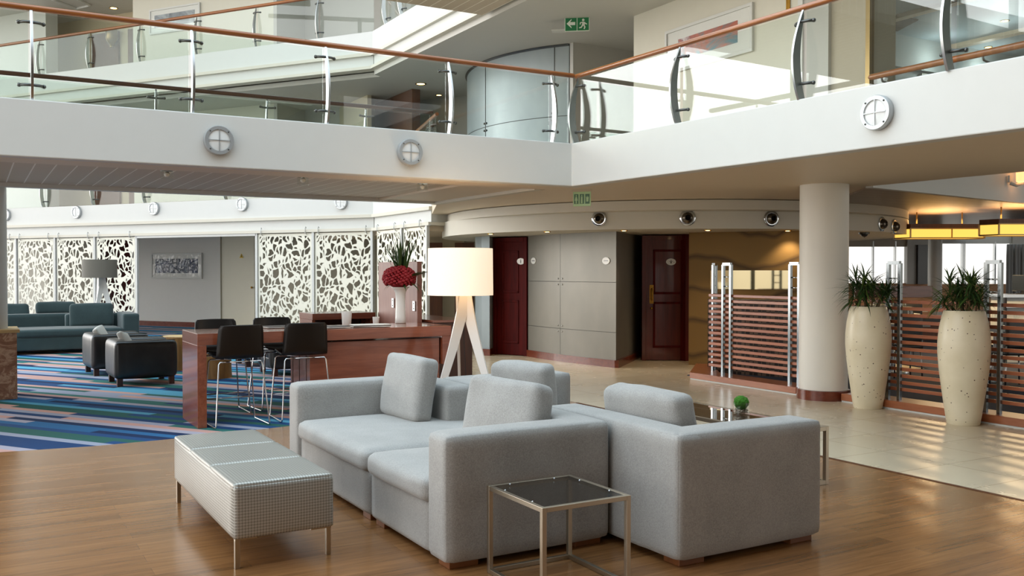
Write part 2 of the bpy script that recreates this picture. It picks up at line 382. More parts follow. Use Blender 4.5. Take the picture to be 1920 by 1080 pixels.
# ------------------------------------------------------------------ mesh building
class MB:
    def __init__(s): s.bm = bmesh.new()
    def face(s, pts):
        vs = [s.bm.verts.new(p) for p in pts]; s.bm.faces.new(vs); return s
    def box(s, x0, x1, y0, y1, z0, z1, mtx=None):
        P = [(x0, y0, z0), (x1, y0, z0), (x1, y1, z0), (x0, y1, z0), (x0, y0, z1), (x1, y0, z1), (x1, y1, z1), (x0, y1, z1)]
        if mtx: P = [mtx @ Vector(p) for p in P]
        v = [s.bm.verts.new(p) for p in P]
        for f in ((0, 3, 2, 1), (4, 5, 6, 7), (0, 1, 5, 4), (1, 2, 6, 5), (2, 3, 7, 6), (3, 0, 4, 7)): s.bm.faces.new([v[i] for i in f])
        return s
    def bar(s, p, q, w, h):                     # rectangular bar from p to q
        p, q = Vector(p), Vector(q); d = q - p; L = d.length
        R = d.to_track_quat('X', 'Z').to_matrix().to_4x4(); R.translation = p
        return s.box(0, L, -w / 2, w / 2, -h / 2, h / 2, R)
    def prism(s, poly, z0, z1):
        n = len(poly)
        a = sum(poly[i][0] * poly[(i + 1) % n][1] - poly[(i + 1) % n][0] * poly[i][1] for i in range(n))
        if a < 0: poly = poly[::-1]
        b = [s.bm.verts.new((x, y, z0)) for x, y in poly]; t = [s.bm.verts.new((x, y, z1)) for x, y in poly]
        s.bm.faces.new(b[::-1]); s.bm.faces.new(t)
        for i in range(n): s.bm.faces.new((b[i], b[(i + 1) % n], t[(i + 1) % n], t[i]))
        return s
    def plate(s, poly, y0, y1):                 # polygon in the x-z plane, thick along y
        k = MB().prism(poly, y0, y1)
        s.add(k, Matrix(((1, 0, 0, 0), (0, 0, 1, 0), (0, 1, 0, 0), (0, 0, 0, 1)))); return s
    def add(s, other, mtx=None):
        mp = {}
        for v in other.bm.verts: mp[v] = s.bm.verts.new(mtx @ v.co if mtx else v.co)
        for f in other.bm.faces: s.bm.faces.new([mp[v] for v in f.verts])
        other.bm.free(); return s
    def wall(s, p, q, z0, z1, t=0.12):          # slab standing on segment p-q, thickness to its left
        p, q = Vector(p[:2]), Vector(q[:2]); d = (q - p).normalized(); n = Vector((-d.y, d.x)) * t
        return s.prism([tuple(p), tuple(q), tuple(q + n), tuple(p + n)], z0, z1)
    def tube(s, pts, r, n=10, closed=False, caps=True):
        pts = [Vector(p) for p in pts]; N = len(pts); rings = []
        rr = r if isinstance(r, (list, tuple)) else [r] * N
        up = None
        for i, p in enumerate(pts):
            a = pts[i - 1] if (i > 0 or closed) else p; b = pts[(i + 1) % N] if (i < N - 1 or closed) else p
            t = (b - a).normalized()
            if up is None: up = Vector((0, 0, 1)) if abs(t.z) < 0.9 else Vector((1, 0, 0))
            x = t.cross(up).normalized(); y = x.cross(t).normalized(); up = y
            rings.append([s.bm.verts.new(p + (x * math.cos(2 * PI * j / n) + y * math.sin(2 * PI * j / n)) * rr[i]) for j in range(n)])
        for i in range(N if closed else N - 1):
            A, B = rings[i], rings[(i + 1) % N]
            for j in range(n): s.bm.faces.new((A[j], A[(j + 1) % n], B[(j + 1) % n], B[j]))
        if caps and not closed:
            s.bm.faces.new(rings[0][::-1]); s.bm.faces.new(rings[-1])
        return s
    def lathe(s, prof, n=32, axis='z', c=(0, 0, 0), arc=None):
        c = Vector(c); rings = []
        for r, h in prof:
            ring = []
            for j in range(n):
                a = 2 * PI * j / n; x, y = r * math.cos(a), r * math.sin(a)
                p = Vector((x, y, h)) if axis == 'z' else (Vector((x, h, y)) if axis == 'y' else Vector((h, x, y)))
                ring.append(s.bm.verts.new(p + c))
            rings.append(ring)
        for A, B in zip(rings, rings[1:]):
            for j in range(n): s.bm.faces.new((A[j], A[(j + 1) % n], B[(j + 1) % n], B[j]))
        if prof[0][0] > 1e-6: s.bm.faces.new(rings[0][::-1])
        if prof[-1][0] > 1e-6: s.bm.faces.new(rings[-1])
        return s
    def ball(s, c, r, seg=12, sq=(1, 1, 1)):
        m = Matrix.Translation(c) @ Matrix.Diagonal((r * sq[0], r * sq[1], r * sq[2], 1))
        bmesh.ops.create_uvsphere(s.bm, u_segments=seg, v_segments=max(6, seg // 2 + 2), radius=1, matrix=m); return s
    def soft(s, x0, x1, y0, y1, z0, z1, r=0.04, n=8, bulge=(0, 0, 0), mtx=None, wob=0.0, seed=0):
        # rounded upholstery block: edges rounded by r, faces bulged outwards
        lo = Vector((x0, y0, z0)); hi = Vector((x1, y1, z1)); c = (lo + hi) / 2; h = (hi - lo) / 2
        r = min(r, h.x * .98, h.y * .98, h.z * .98)
        k = bmesh.new(); bmesh.ops.create_cube(k, size=2)
        bmesh.ops.subdivide_edges(k, edges=k.edges[:], cuts=n, use_grid_fill=True)
        for v in k.verts:
            q = v.co.copy(); p = Vector()
            for i in range(3):
                a = q[i]; w = 0.30 * 1.0            # push grid lines towards the edges so the rounding is resolved
                a = math.copysign(abs(a) ** 0.6, a) if abs(a) < 1 else a
                p[i] = a * h[i]
            inner = Vector([max(-(h[i] - r), min(h[i] - r, p[i])) for i in range(3)])
            d = p - inner
            if d.length > 1e-9:
                m = max(abs(d.x), abs(d.y), abs(d.z)); d = d.normalized() * (r if m >= r * 0.999 or True else m)
                # keep flat faces flat
                p = inner + d * 1.0
            f = [max(0, 1 - abs(p[i] / h[i]) ** 2) for i in range(3)]
            b = Vector((bulge[0] * f[1] * f[2] * math.copysign(1, p.x) * (abs(p.x) / h.x),
                        bulge[1] * f[0] * f[2] * math.copysign(1, p.y) * (abs(p.y) / h.y),
                        bulge[2] * f[0] * f[1] * math.copysign(1, p.z) * (abs(p.z) / h.z)))
            p = p + b
            if wob:
                nv = noise.noise_vector((p + Vector((seed * 3.1, seed, 0))) * 4.0); p = p + nv * wob
            v.co = c + p
        mp = {v: s.bm.verts.new(mtx @ v.co if mtx else v.co) for v in k.verts}
        for f in k.faces: s.bm.faces.new([mp[v] for v in f.verts])
        k.free(); return s
    def build(s, name, mat, parent=None, smooth=False, bevel=0, loc=None, seg=2):
        bmesh.ops.recalc_face_normals(s.bm, faces=s.bm.faces[:])
        me = bpy.data.meshes.new(name); s.bm.to_mesh(me); s.bm.free()
        me.materials.append(M[mat] if isinstance(mat, str) else mat)
        o = bpy.data.objects.new(name, me); COL.objects.link(o)
        if parent: o.parent = parent
        if loc: o.location = loc
        if smooth:
            for p in me.polygons: p.use_smooth = True
            if smooth == 'auto':
                me.set_sharp_from_angle(angle=math.radians(40))
        if bevel:
            b = o.modifiers.new('edge', 'BEVEL'); b.width = bevel; b.segments = seg; b.limit_method = 'ANGLE'; b.angle_limit = math.radians(40)
        return o

def tag(o, label, cat, group=None, kind=None):
    o['label'] = label; o['category'] = cat
    if group: o['group'] = group
    if kind: o['kind'] = kind
    return o
def thing(name, label, cat, loc=(0, 0, 0), rotz=0, group=None):
    o = bpy.data.objects.new(name, None); COL.objects.link(o); o.empty_display_size = 0.1
    o.location = loc; o.rotation_euler = (0, 0, rotz); return tag(o, label, cat, group)
def struct(name, mb, mat, **kw):
    o = mb.build(name, mat, **kw); o['kind'] = 'structure'; return o
def kids(o): return [c for c in bpy.data.objects if c.parent == o]
def copy_tree(o, parent=None):
    c = o.copy(); COL.objects.link(c); c.parent = parent
    for ch in kids(o): copy_tree(ch, c)
    return c
def dup(o, loc, rotz, label=None, group=None):
    c = copy_tree(o); c.location = loc; c.rotation_euler = (0, 0, rotz)
    if label: c['label'] = label
    if group: c['group'] = group
    return c
def arc_pts(cx, cy, r, a0, a1, n):
    return [(cx + r * math.cos(math.radians(a0 + (a1 - a0) * i / n)), cy + r * math.sin(math.radians(a0 + (a1 - a0) * i / n))) for i in range(n + 1)]

# ------------------------------------------------------------------ the setting
SOF, FAS, L2 = 2.56, 3.075, 3.365          # soffit height, top of fascia, storey height
# the far balcony runs askew across the end of the hall: F(s, d) = s along it from its corner, d behind its face
FA = Vector((7.24, 18.34)); FD = Vector((-0.570, 0.8217)); FN = Vector((0.8217, 0.570))
def F(s, d=0): p = FA + FD * s + FN * d; return (p.x, p.y)
FROT = math.atan2(FD.y, FD.x)
def hitF(px, d=0.0):
    r = ray(px, 507); q = FA + FN * d
    det = r.x * (-FD.y) + FD.x * r.y
    t = (q.x * (-FD.y) + FD.x * q.y) / det
    return (r.x * t - q.x) * FD.x + (r.y * t - q.y) * FD.y
def zF(px, py, d=0.0):
    p = F(hitF(px, d), d); r = ray(px, py); t = math.hypot(*p) / math.hypot(r.x, r.y); return EYE + r.z * t

# floors
edge = [(-8, 9.05), (0.2, 9.05), (0.9, 8.95), (1.7, 8.98), (2.8, 9.15), (4.0, 9.40), (5.0, 9.75), (5.6, 10.2)]
struct('floor', MB().prism([(-8, -8), (6.12, -8), (6.12, 9.06), (6.12, 10.2)] + edge[::-1], -0.1, 0.0), 'oak_planks')
struct('floor_tile', MB().prism([(6.12, -8), (24, -8), (24, 34), (5.6, 34), (5.6, 10.2), (6.12, 10.2)], -0.1, 0.0), 'polished_tile')
struct('floor_carpet', MB().prism(edge + [(5.6, 34), (-8, 34)], -0.1, 0.0), 'striped_carpet')
struct('trim_1', MB().box(6.095, 6.125, -8, 9.06, -0.005, 0.004), 'brown_panel')

# first floor: footbridge, gallery and their white edge beams
BR0, BR1 = 9.37, 12.95
beam_r = [(6.24, 9.37), (6.47, 3.94), (6.70, -8)]
struct('wall_balcony_front', MB().prism([(-9, BR0), beam_r[0], beam_r[1], beam_r[2], (6.86, -8), (6.62, 3.94), (6.40, BR0 + .14), (-9, BR0 + .14)], SOF, FAS), 'white_paint', bevel=0.01)
struct('wall_bridge_back', MB().prism([(-9, BR1 - .14), (6.1, BR1 - .14), (6.1, BR1), (-9, BR1)], SOF, FAS), 'white_paint')
struct('floor_bridge', MB().prism([(-9, BR0 + .14), (6.4, BR0 + .14), (6.4, BR1 - .14), (-9, BR1 - .14)], SOF + .12, 2.95), 'soffit_paint')
struct('ceiling_bridge', MB().box(-9, 5.15, BR0 + .55, BR1 - .14, SOF + .05, SOF + .12), 'slatted_ceiling')
struct('trim_2', MB().box(-9, 6.3, BR0 + .14, BR0 + .55, SOF, SOF + .12).box(5.15, 5.25, BR0 + .55, BR1 - .14, SOF + 0.02, SOF + .12), 'soffit_paint')
struct('ceiling_bridge_end', MB().box(5.25, 6.05, BR0 + .55, BR1 - .14, SOF + .03, SOF + .12), 'soffit_paint')
struct('trim_3', MB().box(6.05, 6.16, BR0 + .55, BR1, SOF - 0.01, SOF + .12), 'warm_white_paint')
struct('floor_gallery', MB().prism([(6.38, BR0 + .14), (6.62, 3.94), (6.86, -8), (9.5, -8), (9.5, 7.7), (12.5, 8.13), (22, 9.7), (22, 24), (7.35, 24), (7.35, 15.7), (6.16, BR1)], SOF + .02, 2.95), 'soffit_paint')
struct('ceiling_restaurant', MB().prism([(9.55, 7.78), (12.5, 8.2), (22, 9.8), (22, 24), (15.5, 24), (15.5, 12), (11, 9.6)], SOF, SOF + .03), 'restaurant_ceiling')
struct('floor_mezzanine', MB().prism([(9.5, 7.9), (24, 10.3), (24, 14), (9.5, 14)], 3.05, 3.25), 'white_paint')
struct('wall_bulkhead', MB().wall((22, 9.55), (9.5, 7.66), SOF - .002, 3.25, -0.1), 'white_paint')
# the drum shaped core: two stepped curved bulkheads under the soffit
CC = (11.44, 14.41)
def ell(a, b, n=96): return [W(3.0 + a * math.cos(2 * PI * i / n), 18.2 + b * math.sin(2 * PI * i / n)) for i in range(n)]
struct('bulkhead_upper', MB().prism(ell(4.28, 4.72), 2.43, SOF + .01), 'warm_white_paint', smooth='auto')
struct('bulkhead_lower', MB().prism(ell(4.35, 4.34), 2.17, 2.44), 'warm_white_paint', smooth='auto')
# right column with skirting
struct('column_right', MB().lathe([(0.285, 0), (0.285, SOF + 0.04)], 48, c=(8.92, 7.9, 0)), 'column_white', smooth='auto')
struct('baseboard_column', MB().lathe([(0.29, 0), (0.31, 0.0), (0.31, 0.115), (0.29, 0.12)], 48, c=(8.92, 7.9, 0)), 'skirting_wood', smooth='auto')
struct('column_left', MB().lathe([(0.335, 0), (0.335, SOF + .06)], 32, c=(0.03, 13.05, 0)), 'white_paint', smooth='auto')

# curved wall of the core, ground floor: panel, doors left and right, tan wall
core = [(8.85, 12.02), (8.73, 12.75), (8.66, 13.5), (8.66, 14.42)]
def ribbon(pts, z0, z1, t):
    k = MB(); pts = [Vector(p) for p in pts]; off = []
    for i, p in enumerate(pts):
        a = pts[max(i - 1, 0)]; b = pts[min(i + 1, len(pts) - 1)]; d = (b - a).normalized(); off.append(p + Vector((d.y, -d.x)) * t)
    return k.prism([tuple(p) for p in pts] + [tuple(p) for p in off[::-1]], z0, z1)
def smooth_pts(pts, n=6):
    out = []; P = [Vector(p) for p in pts]
    for i in range(len(P) - 1):
        p0, p1, p2, p3 = P[max(i - 1, 0)], P[i], P[i + 1], P[min(i + 2, len(P) - 1)]
        for j in range(n):
            t = j / n
            out.append(tuple(0.5 * ((2 * p1) + (p2 - p0) * t + (2 * p0 - 5 * p1 + 4 * p2 - p3) * t * t + (3 * p1 - p0 - 3 * p2 + p3) * t ** 3)))
    out.append(tuple(P[-1])); return out
cs = smooth_pts(core)
struct('wall_core_front', MB().prism(cs + [(10.3, 14.4), (10.55, 13.5)], 0.0, 2.17), 'grey_panel', smooth='auto')
# seams and paired fixing studs of the cladding
def off_core(i, d):
    a = Vector(cs[max(i - 1, 0)]); b = Vector(cs[min(i + 1, len(cs) - 1)]); t = (b - a).normalized(); return Vector(cs[i]) + Vector((-t.y, t.x)) * d
for n_, z in enumerate((0.56, 1.36)):
    struct('trim_seam', MB().tube([(*off_core(i, -0.001), z) for i in range(len(cs))], 0.004, 6), 'dark_steel')
struct('trim_seam', MB().tube([(*off_core(11, -0.001), 0.12), (*off_core(11, -0.001), 2.17)], 0.004, 6), 'dark_steel')
st = MB()
for z in (0.56, 1.36):
    for i, dz in ((11, .05), (11, -.05)):
        t = (Vector(cs[i + 1]) - Vector(cs[i - 1])).normalized()
        for sgn in (-1, 1):
            p = off_core(i, 0.004) + t * 0.06 * sgn; st.ball((p.x, p.y, z + dz), 0.013, 8)
struct('trim_studs', st, 'steel', smooth=True)
struct('baseboard_core', MB().prism([tuple(off_core(i, 0.03)) for i in range(len(cs))] + [(8.9, 14.42), (10.53, 13.49), (8.88, 11.95)][:0] + [(8.9, 14.2), (10.57, 13.47), (8.86, 11.96)], 0, 0.12), 'skirting_wood')
# left: door set in the curve, then another clad panel
def WP(px, Y): return W((px - 960) / FPX * Y, Y)
cl = [WP(891, 17.35), WP(903, 17.05), WP(918, 16.95), WP(929, 17.55), WP(931, 19.4), WP(905, 19.6), WP(892, 18.2)]
struct('wall_core_left', MB().prism(cl, 0, 2.17), 'blue_grey_panel')
struct('baseboard_left', MB().prism([WP(889.5, 17.3), WP(902.5, 17.0), WP(918.5, 16.9), WP(930, 17.5), WP(930, 19.3), WP(906, 19.5), WP(891, 18.2)], 0, 0.12), 'skirting_wood')
struct('wall_core_back', MB().box(9.4, 9.6, 14, 17.2, 0, 2.17).box(10.52, 10.72, 12.3, 14.2, 0, 2.17), 'door_dark')
def door(name, p, q, z1, mat, hinge_jamb=True, panels=2):
    p, q = Vector(p), Vector(q); L = (q - p).length; rz = math.atan2((q - p).y, (q - p).x)
    d = bpy.data.objects.new(name, None); COL.objects.link(d); d.location = (p.x, p.y, 0); d.rotation_euler = (0, 0, rz); d['kind'] = 'structure'
    MB().box(0, .07, -.03, .12, 0, z1).box(L - .07, L, -.03, .12, 0, z1).box(.07, L - .07, -.03, .12, z1 - .08, z1).build('door_frame', mat, d, bevel=.006)
    leaf = MB().box(.07, L - .07, .0, .05, 0.01, z1 - .08).build('door_leaf', mat, d)
    k = MB(); x0, x1 = .19, L - .19
    for z0, za in ((0.22, z1 * .47), (z1 * .53, z1 - .24)):
        for a, b, c, e in ((x0, x1, z0, z0 + .04), (x0, x1, za - .04, za), (x0, x0 + .04, z0, za), (x1 - .04, x1, z0, za)): k.box(a, b, -.014, .0, c, e)
    k.build('panel_moulding', 'door_dark', leaf, bevel=.006)
    return d
dr = door('door_1', at(1203, 676, z=0)[:2], at(1309, 676, z=0)[:2], 2.15, 'door_wood')
L1_ = (at(1206, 668, z=0) - at(1291, 684, z=0)).length
h = MB().box(.13, .2, -.02, 0, .98, 1.3).build('handle_plate', 'brass', dr); MB().tube([(.165, -.02, 1.04), (.165, -.06, 1.06), (.165, -.06, 1.22), (.165, -.02, 1.24)], .012, 10).build('pull_handle', 'brass', dr, smooth=True)
MB().ball((.165, -.03, .9), .025, 12).build('lock_knob', 'brass', dr, smooth=True)
dl = door('door_2', at(926, 664, z=0)[:2], (8.66, 14.44), 2.15, 'door_dark')
struct('wall_core_side', MB().prism([(10.5, 13.4), (10.4, 13.55), (10.4, 14.0), (11.2, 14.0), (11.2, 13.2)], 0, 2.17), 'door_dark')
# tan wall with dune relief behind the louvre screens
tw0 = at(1291, 684, z=0); tw1 = W(5.0, 14.35)
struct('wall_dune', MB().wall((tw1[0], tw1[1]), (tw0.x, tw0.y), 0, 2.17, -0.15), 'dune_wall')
SERVERY = [W(2.95, 14.05), W(4.45, 13.05), W(4.55, 13.3), W(3.05, 14.3)]

# level 1 gallery: beige wall with the painting, pier, clad drum, level 2 slab over
GZ = 2.95; L2S = 5.64
struct('wall_gallery', MB().box(9.25, 9.45, 8.54, 12.1, GZ, L2S), 'cream_wall')
struct('wall_gallery_return', MB().box(9.45, 14, 12.0, 12.1, GZ, L2S), 'cream_wall')
struct('column_pier', MB().box(9.25, 9.75, 7.55, 8.1, GZ, L2S), 'pier_taupe')
struct('column_pier_2', MB().box(9.2, 9.45, 8.1, 8.54, GZ, L2S), 'grey_wall')
struct('trim_4', MB().box(9.18, 9.26, 8.50, 8.58, GZ, L2S), 'white_paint')
struct('trim_5', MB().box(9.22, 9.30, 7.50, 7.56, GZ, L2S), 'bronze')
struct('wall_gallery_drum', MB().prism(arc_pts(11.95, 16.1, 3.25, 120, 217, 40) + [(12.5, 14.14)], GZ, L2S), 'blue_grey_panel', smooth='auto')
for a in (146, 180, 212):
    p = arc_pts(11.95, 16.1, 3.252, a, a, 1)[0]
    struct('trim_seam', MB().box(p[0] - .006, p[0] + .006, p[1] - .006, p[1] + .006, GZ, L2S), 'dark_steel')
struct('trim_seam', MB().tube([(x, y, 4.35) for x, y in arc_pts(11.95, 16.1, 3.25, 125, 217, 40)], .006, 6), 'dark_steel')
struct('trim_seam', MB().tube([(x, y, L2S - .01) for x, y in arc_pts(11.95, 16.1, 3.26, 125, 217, 40)], .03, 6), 'dark_steel')
st = MB()
for a in (146, 180, 212):
    for da in (-.7, .7):
        for dz in (-.07, .07):
            p = arc_pts(11.95, 16.1, 3.255, a + da, a + da, 1)[0]; st.ball((p[0], p[1], 4.35 + dz), .022, 8)
struct('trim_studs', st, 'dark_steel', smooth=True)
struct('wall_gallery_back', MB().box(9.36, 14, 14.02, 14.12, GZ, L2S), 'grey_wall')
struct('wall_gallery_brown', MB().box(8.6, 8.8, 19.4, 22.5, GZ, L2S), 'brown_panel')
struct('wall_gallery_end', MB().wall((8.2, 24), (14, 24), GZ, L2S, .1).wall((8.0, 20.6), (8.0, 24), GZ, L2S, -.1), 'beige_wall')
struct('ceiling_gallery', MB().prism([(7.3, 18.4), (7.3, -2), (22, -2), (22, 30), (1.4, 30), F(11.5, .3), F(0, .3)], L2S, L2S + .1), 'ceiling_paint')
# dark glazed room at the right end of the gallery
struct('ceiling_glazed_room', MB().box(9.5, 24, -8, 9.9, 5.25, 5.35), 'blue_ceiling')
struct('trim_6', MB().box(9.5, 24, 6.1, 6.5, 5.17, 5.25).box(9.5, 24, 3.2, 3.5, 5.17, 5.25).box(11.6, 11.75, -8, 9.9, 5.19, 5.25).box(13.9, 14.05, -8, 9.9, 5.19, 5.25), 'soffit_paint')
struct('wall_glazed_room', MB().box(9.75, 20, 9.8, 9.9, 3.2, 5.3).box(9.75, 20, 9.7, 9.8, 4.75, 5.25), 'room_blue_wall')
k = MB()
for i in range(16): k.box(13.2, 17.9, 9.72, 9.78, 3.3 + i * .09, 3.36 + i * .09)
struct('trim_7', k, 'post_grey')
o = struct('window_1', MB().box(9.26, 9.29, -8, 7.5, 3.25, L2S), 'room_glass')
# level 2: fascias
def far_fascia(dz, name):
    s1 = 22
    struct('wall_far_' + name, MB().wall(F(0), F(s1), 2.72 + dz, 3.155 + dz, -0.2), 'white_paint')
    struct('trim_far_' + name, MB().wall(F(-.02, -.04), F(s1, -.04), 2.655 + dz, 2.72 + dz, -0.24).wall(F(0, -.05), F(s1, -.05), 2.375 + dz, 2.435 + dz, -0.25), 'warm_white_paint')
    struct('wall_far_lower_' + name, MB().wall(F(0, .03), F(s1, .03), 2.43 + dz, 2.66 + dz, -0.2), 'white_paint')
far_fascia(0, 'balcony'); far_fascia(L2, 'upper_balcony')
V1 = 15.55
struct('wall_wing', MB().box(7.24, 7.4, V1 - .4, 18.34, 2.72, 3.155), 'white_paint')
struct('trim_wing', MB().box(7.20, 7.4, V1 - .05, 18.34, 2.655, 2.72).box(7.19, 7.4, V1 - .05, 18.34, 2.375, 2.435).box(7.24, 9.2, V1 - .02, V1 + .1, 2.655, 2.72).box(7.24, 9.2, V1 - .02, V1 + .1, 2.375, 2.435), 'warm_white_paint')
struct('wall_wing_lower', MB().box(7.27, 7.4, V1, 18.34, 2.43, 2.66).box(7.4, 9.2, V1 + .03, V1 + .15, 2.43, 3.0), 'white_paint')
struct('wall_upper_wing', MB().box(7.24, 7.4, 5.0, 18.34, 2.72 + L2, 3.155 + L2), 'white_paint')
struct('trim_upper_wing', MB().box(7.20, 7.4, 5.0, 18.36, 2.655 + L2, 2.72 + L2).box(7.19, 7.4, 5, 18.36, 2.375 + L2, 2.435 + L2), 'warm_white_paint')
struct('wall_upper_wing_lower', MB().box(7.27, 7.4, 5, 18.34, 2.43 + L2, 2.66 + L2), 'white_paint')
struct('floor_upper_bridge', MB().box(-9, 7.2, 10.1, 13.42, L2S + .05, L2S + .5), 'slatted_ceiling')
# far balcony levels: floors, back walls, doors
struct('floor_far_balcony', MB().prism([F(0, .2), F(22, .2), F(22, 6), F(0, 6)], 2.62, 2.95), 'ceiling_paint')
struct('floor_far_upper', MB().prism([F(0, .2), F(22, .2), F(22, 6), F(-2, 6)], 2.62 + L2, 2.95 + L2), 'ceiling_paint')
struct('ceiling_far_upper', MB().prism([F(-2, .5), F(22, .5), F(22, 6), F(-2, 6)], 9.12, 9.2), 'ceiling_paint')
for nm, z0, z1 in (('far', 2.95, 5.8), ('far_upper', 6.3, 9.12)):
    a, b, c, d = hitF(515, 1.9), hitF(258, 1.9), hitF(175, 3.6), hitF(95, 3.0)
    struct('wall_%s_near' % nm, MB().wall(F(b, 1.9), F(a, 1.9), z0, z1, .15).wall(F(b, 1.9), F(b, 3.7), z0, z1, .1), 'cream_wall')
    struct('wall_%s_side' % nm, MB().wall(F(hitF(515, 1.9), 1.9), F(hitF(515, 1.9), 3.0), z0, z1, -.1).wall(F(a, 3.0), F(-2.5, 3.0), z0, z1, .1), 'grey_wall')
    struct('wall_%s_back' % nm, MB().wall(F(hitF(-40, 3.7), 3.7), F(b - 1, 3.7), z0, z1, .1), 'beige_wall')
    struct('column_%s' % nm, MB().wall(F(hitF(90, 2.4), 2.4), F(hitF(-60, 2.4), 2.4), z0, z1, -.4), 'white_paint')
    struct('door_3' if nm == 'far' else 'door_4', MB().wall(F(hitF(225, 3.62), 3.62), F(hitF(176, 3.62), 3.62), z0, z0 + 2.3, -.06).wall(F(hitF(259, 3.62), 3.62), F(hitF(243, 3.62), 3.62), z0, z0 + 2.3, -.06), 'brown_panel')
# ground floor under the far balcony: wall with the picture, utility door, screens' backdrop
struct('wall_far_ground', MB().wall(F(hitF(420, 3), 3), F(hitF(245, 3), 3), 0, 2.65, -.12), 'far_grey_wall')
struct('wall_far_ground_2', MB().wall(F(-1.5, 2.2), F(hitF(478, 2.2), 2.2), 0, 2.65, -.12), 'olive_wall')
struct('wall_far_ground_3', MB().wall(F(hitF(180, 2.6), 2.6), F(hitF(90, 2.6), 2.6), 0, 2.65, -.12), 'olive_wall')
struct('wall_far_ground_4', MB().wall(F(hitF(255, 3.4), 3.4), F(hitF(180, 3.4), 3.4), 0, 2.65, -.12), 'door_dark')
struct('wall_far_ground_5', MB().wall(F(hitF(92, 3.4), 3.4), F(hitF(-40, 3.4), 3.4), 0, 2.65, -.12), 'cream_wall')
struct('baseboard_far', MB().wall(F(hitF(412, 2.97), 2.97), F(hitF(250, 2.97), 2.97), 0, .13, -.03), 'skirting_wood')
d5 = struct('door_5', MB().wall(F(hitF(479, 2.9), 2.9), F(hitF(413, 2.9), 2.9), 0, 2.6, -.05), 'far_door_cream')
struct('trim_8', MB().wall(F(hitF(414.5, 2.88), 2.88), F(hitF(413, 2.88), 2.88), 0, 2.6, -.03).wall(F(hitF(479, 2.88), 2.88), F(hitF(477, 2.88), 2.88), 0, 2.6, -.03), 'olive_wall')
p = F(hitF(471.5, 2.86), 2.86); MB().ball((p[0], p[1], zF(471, 539, 2.86)), .03, 10).build('door_knob', 'brass', None, smooth=True).parent = d5
# passage at the right end of the wing
struct('wall_passage', MB().wall(at(870, 640, z=0)[:2], at(800, 640, z=0)[:2], 0, 2.5, -.1), 'beige_wall')
struct('door_6', MB().wall(at(889, 641, z=0)[:2], at(853, 641, z=0)[:2], 0, 2.15, -.02), 'brown_panel')
struct('door_7', MB().wall(at(830, 641, z=0)[:2], at(806, 641, z=0)[:2], 0, 2.15, .06), 'brown_panel')
struct('ceiling_passage', MB().box(7.3, 12, 15.7, 24, 2.28, 2.4), 'soffit_paint')
# restaurant: window wall across the view, floor, solid parts
def XW(px, Y): return (px - 960) / FPX * Y
RY = 24.0
def rwall(px0, px1, z0, z1, Y, t, mat, name):
    return struct(name, MB().prism([W(XW(px0, Y), Y), W(XW(px1, Y), Y), W(XW(px1, Y), Y + t), W(XW(px0, Y), Y + t)], z0, z1), mat)
rwall(1560, 1760, 0, 1.22, RY, .15, 'peach_wall', 'wall_window_left')
rwall(1760, 2100, 0, 1.2, RY, .15, 'peach_wall', 'wall_window_right')
rwall(1560, 1707, 2.16, 2.6, RY, .15, 'warm_white_paint', 'wall_window_head')
rwall(1707, 2100, 2.24, 2.6, RY, .15, 'white_paint', 'wall_window_head_2')
rwall(1701, 1740, 1.2, 2.6, RY - .1, .2, 'post_grey', 'wall_window_pier')
rwall(1721, 1739, 1.2, 2.2, RY - .2, .1, 'monitor_black', 'door_8')
rwall(1898, 2100, 0, 2.6, RY - .05, .15, 'grey_wall', 'wall_right_end')
x, y = W(XW(1753, 22), 22)
struct('column_restaurant', MB().lathe([(.155, 0), (.155, SOF)], 32, c=(x, y, 0)), 'post_grey', smooth='auto')
k = MB()
for px in (1637.5, 1679, 1805, 1809, 1866): k.prism([W(XW(px - 1.2, RY), RY), W(XW(px + 1.2, RY), RY), W(XW(px + 1.2, RY), RY + .1), W(XW(px - 1.2, RY), RY + .1)], 1.2, 2.3)
struct('window_2', k, 'steel')
struct('window_3', MB().prism([W(XW(1560, RY + .05), RY + .05), W(XW(1900, RY + .05), RY + .05), W(XW(1900, RY + .06), RY + .06), W(XW(1560, RY + .06), RY + .06)], 1.2, 2.3), 'window_glass')
struct('floor_restaurant', MB().prism([(9.35, 5.0), (9.1, 10.6), (13.0, 9.4), W(4.5, 24), W(20, 24), (22, 4)], 0.0, 0.012), 'navy_carpet')
struct('ceiling_entrance', MB().box(-9, 7.3, -6, 3.0, 5.64, 6.2), 'warm_white_paint')  # unseen slab added over the viewer to block sky light from behind
struct('ceiling_atrium', MB().box(-9, 7.3, 20.5, 34, 11.5, 11.7), 'warm_white_paint')  # unseen roof added to cut the sky light on the far fascia
# unseen walls added behind and right of the viewer to keep stray light out
struct('wall_rear', MB().box(-9, 9, -6.2, -6, 0, 13), 'rear_wall')
struct('wall_right', MB().box(23.8, 24, -6, 12, 0, 2.6), 'warm_white_paint')
k = MB()
for i in range(9): k.box(-8.6, -8.45, -7 + i * 3.2, -6.85 + i * 3.2, 0, 11)
for z in (0.05, 3.3, 6.6, 10.9): k.box(-8.6, -8.45, -8, 22, z, z + .12)
struct('window_4', k, 'post_grey')
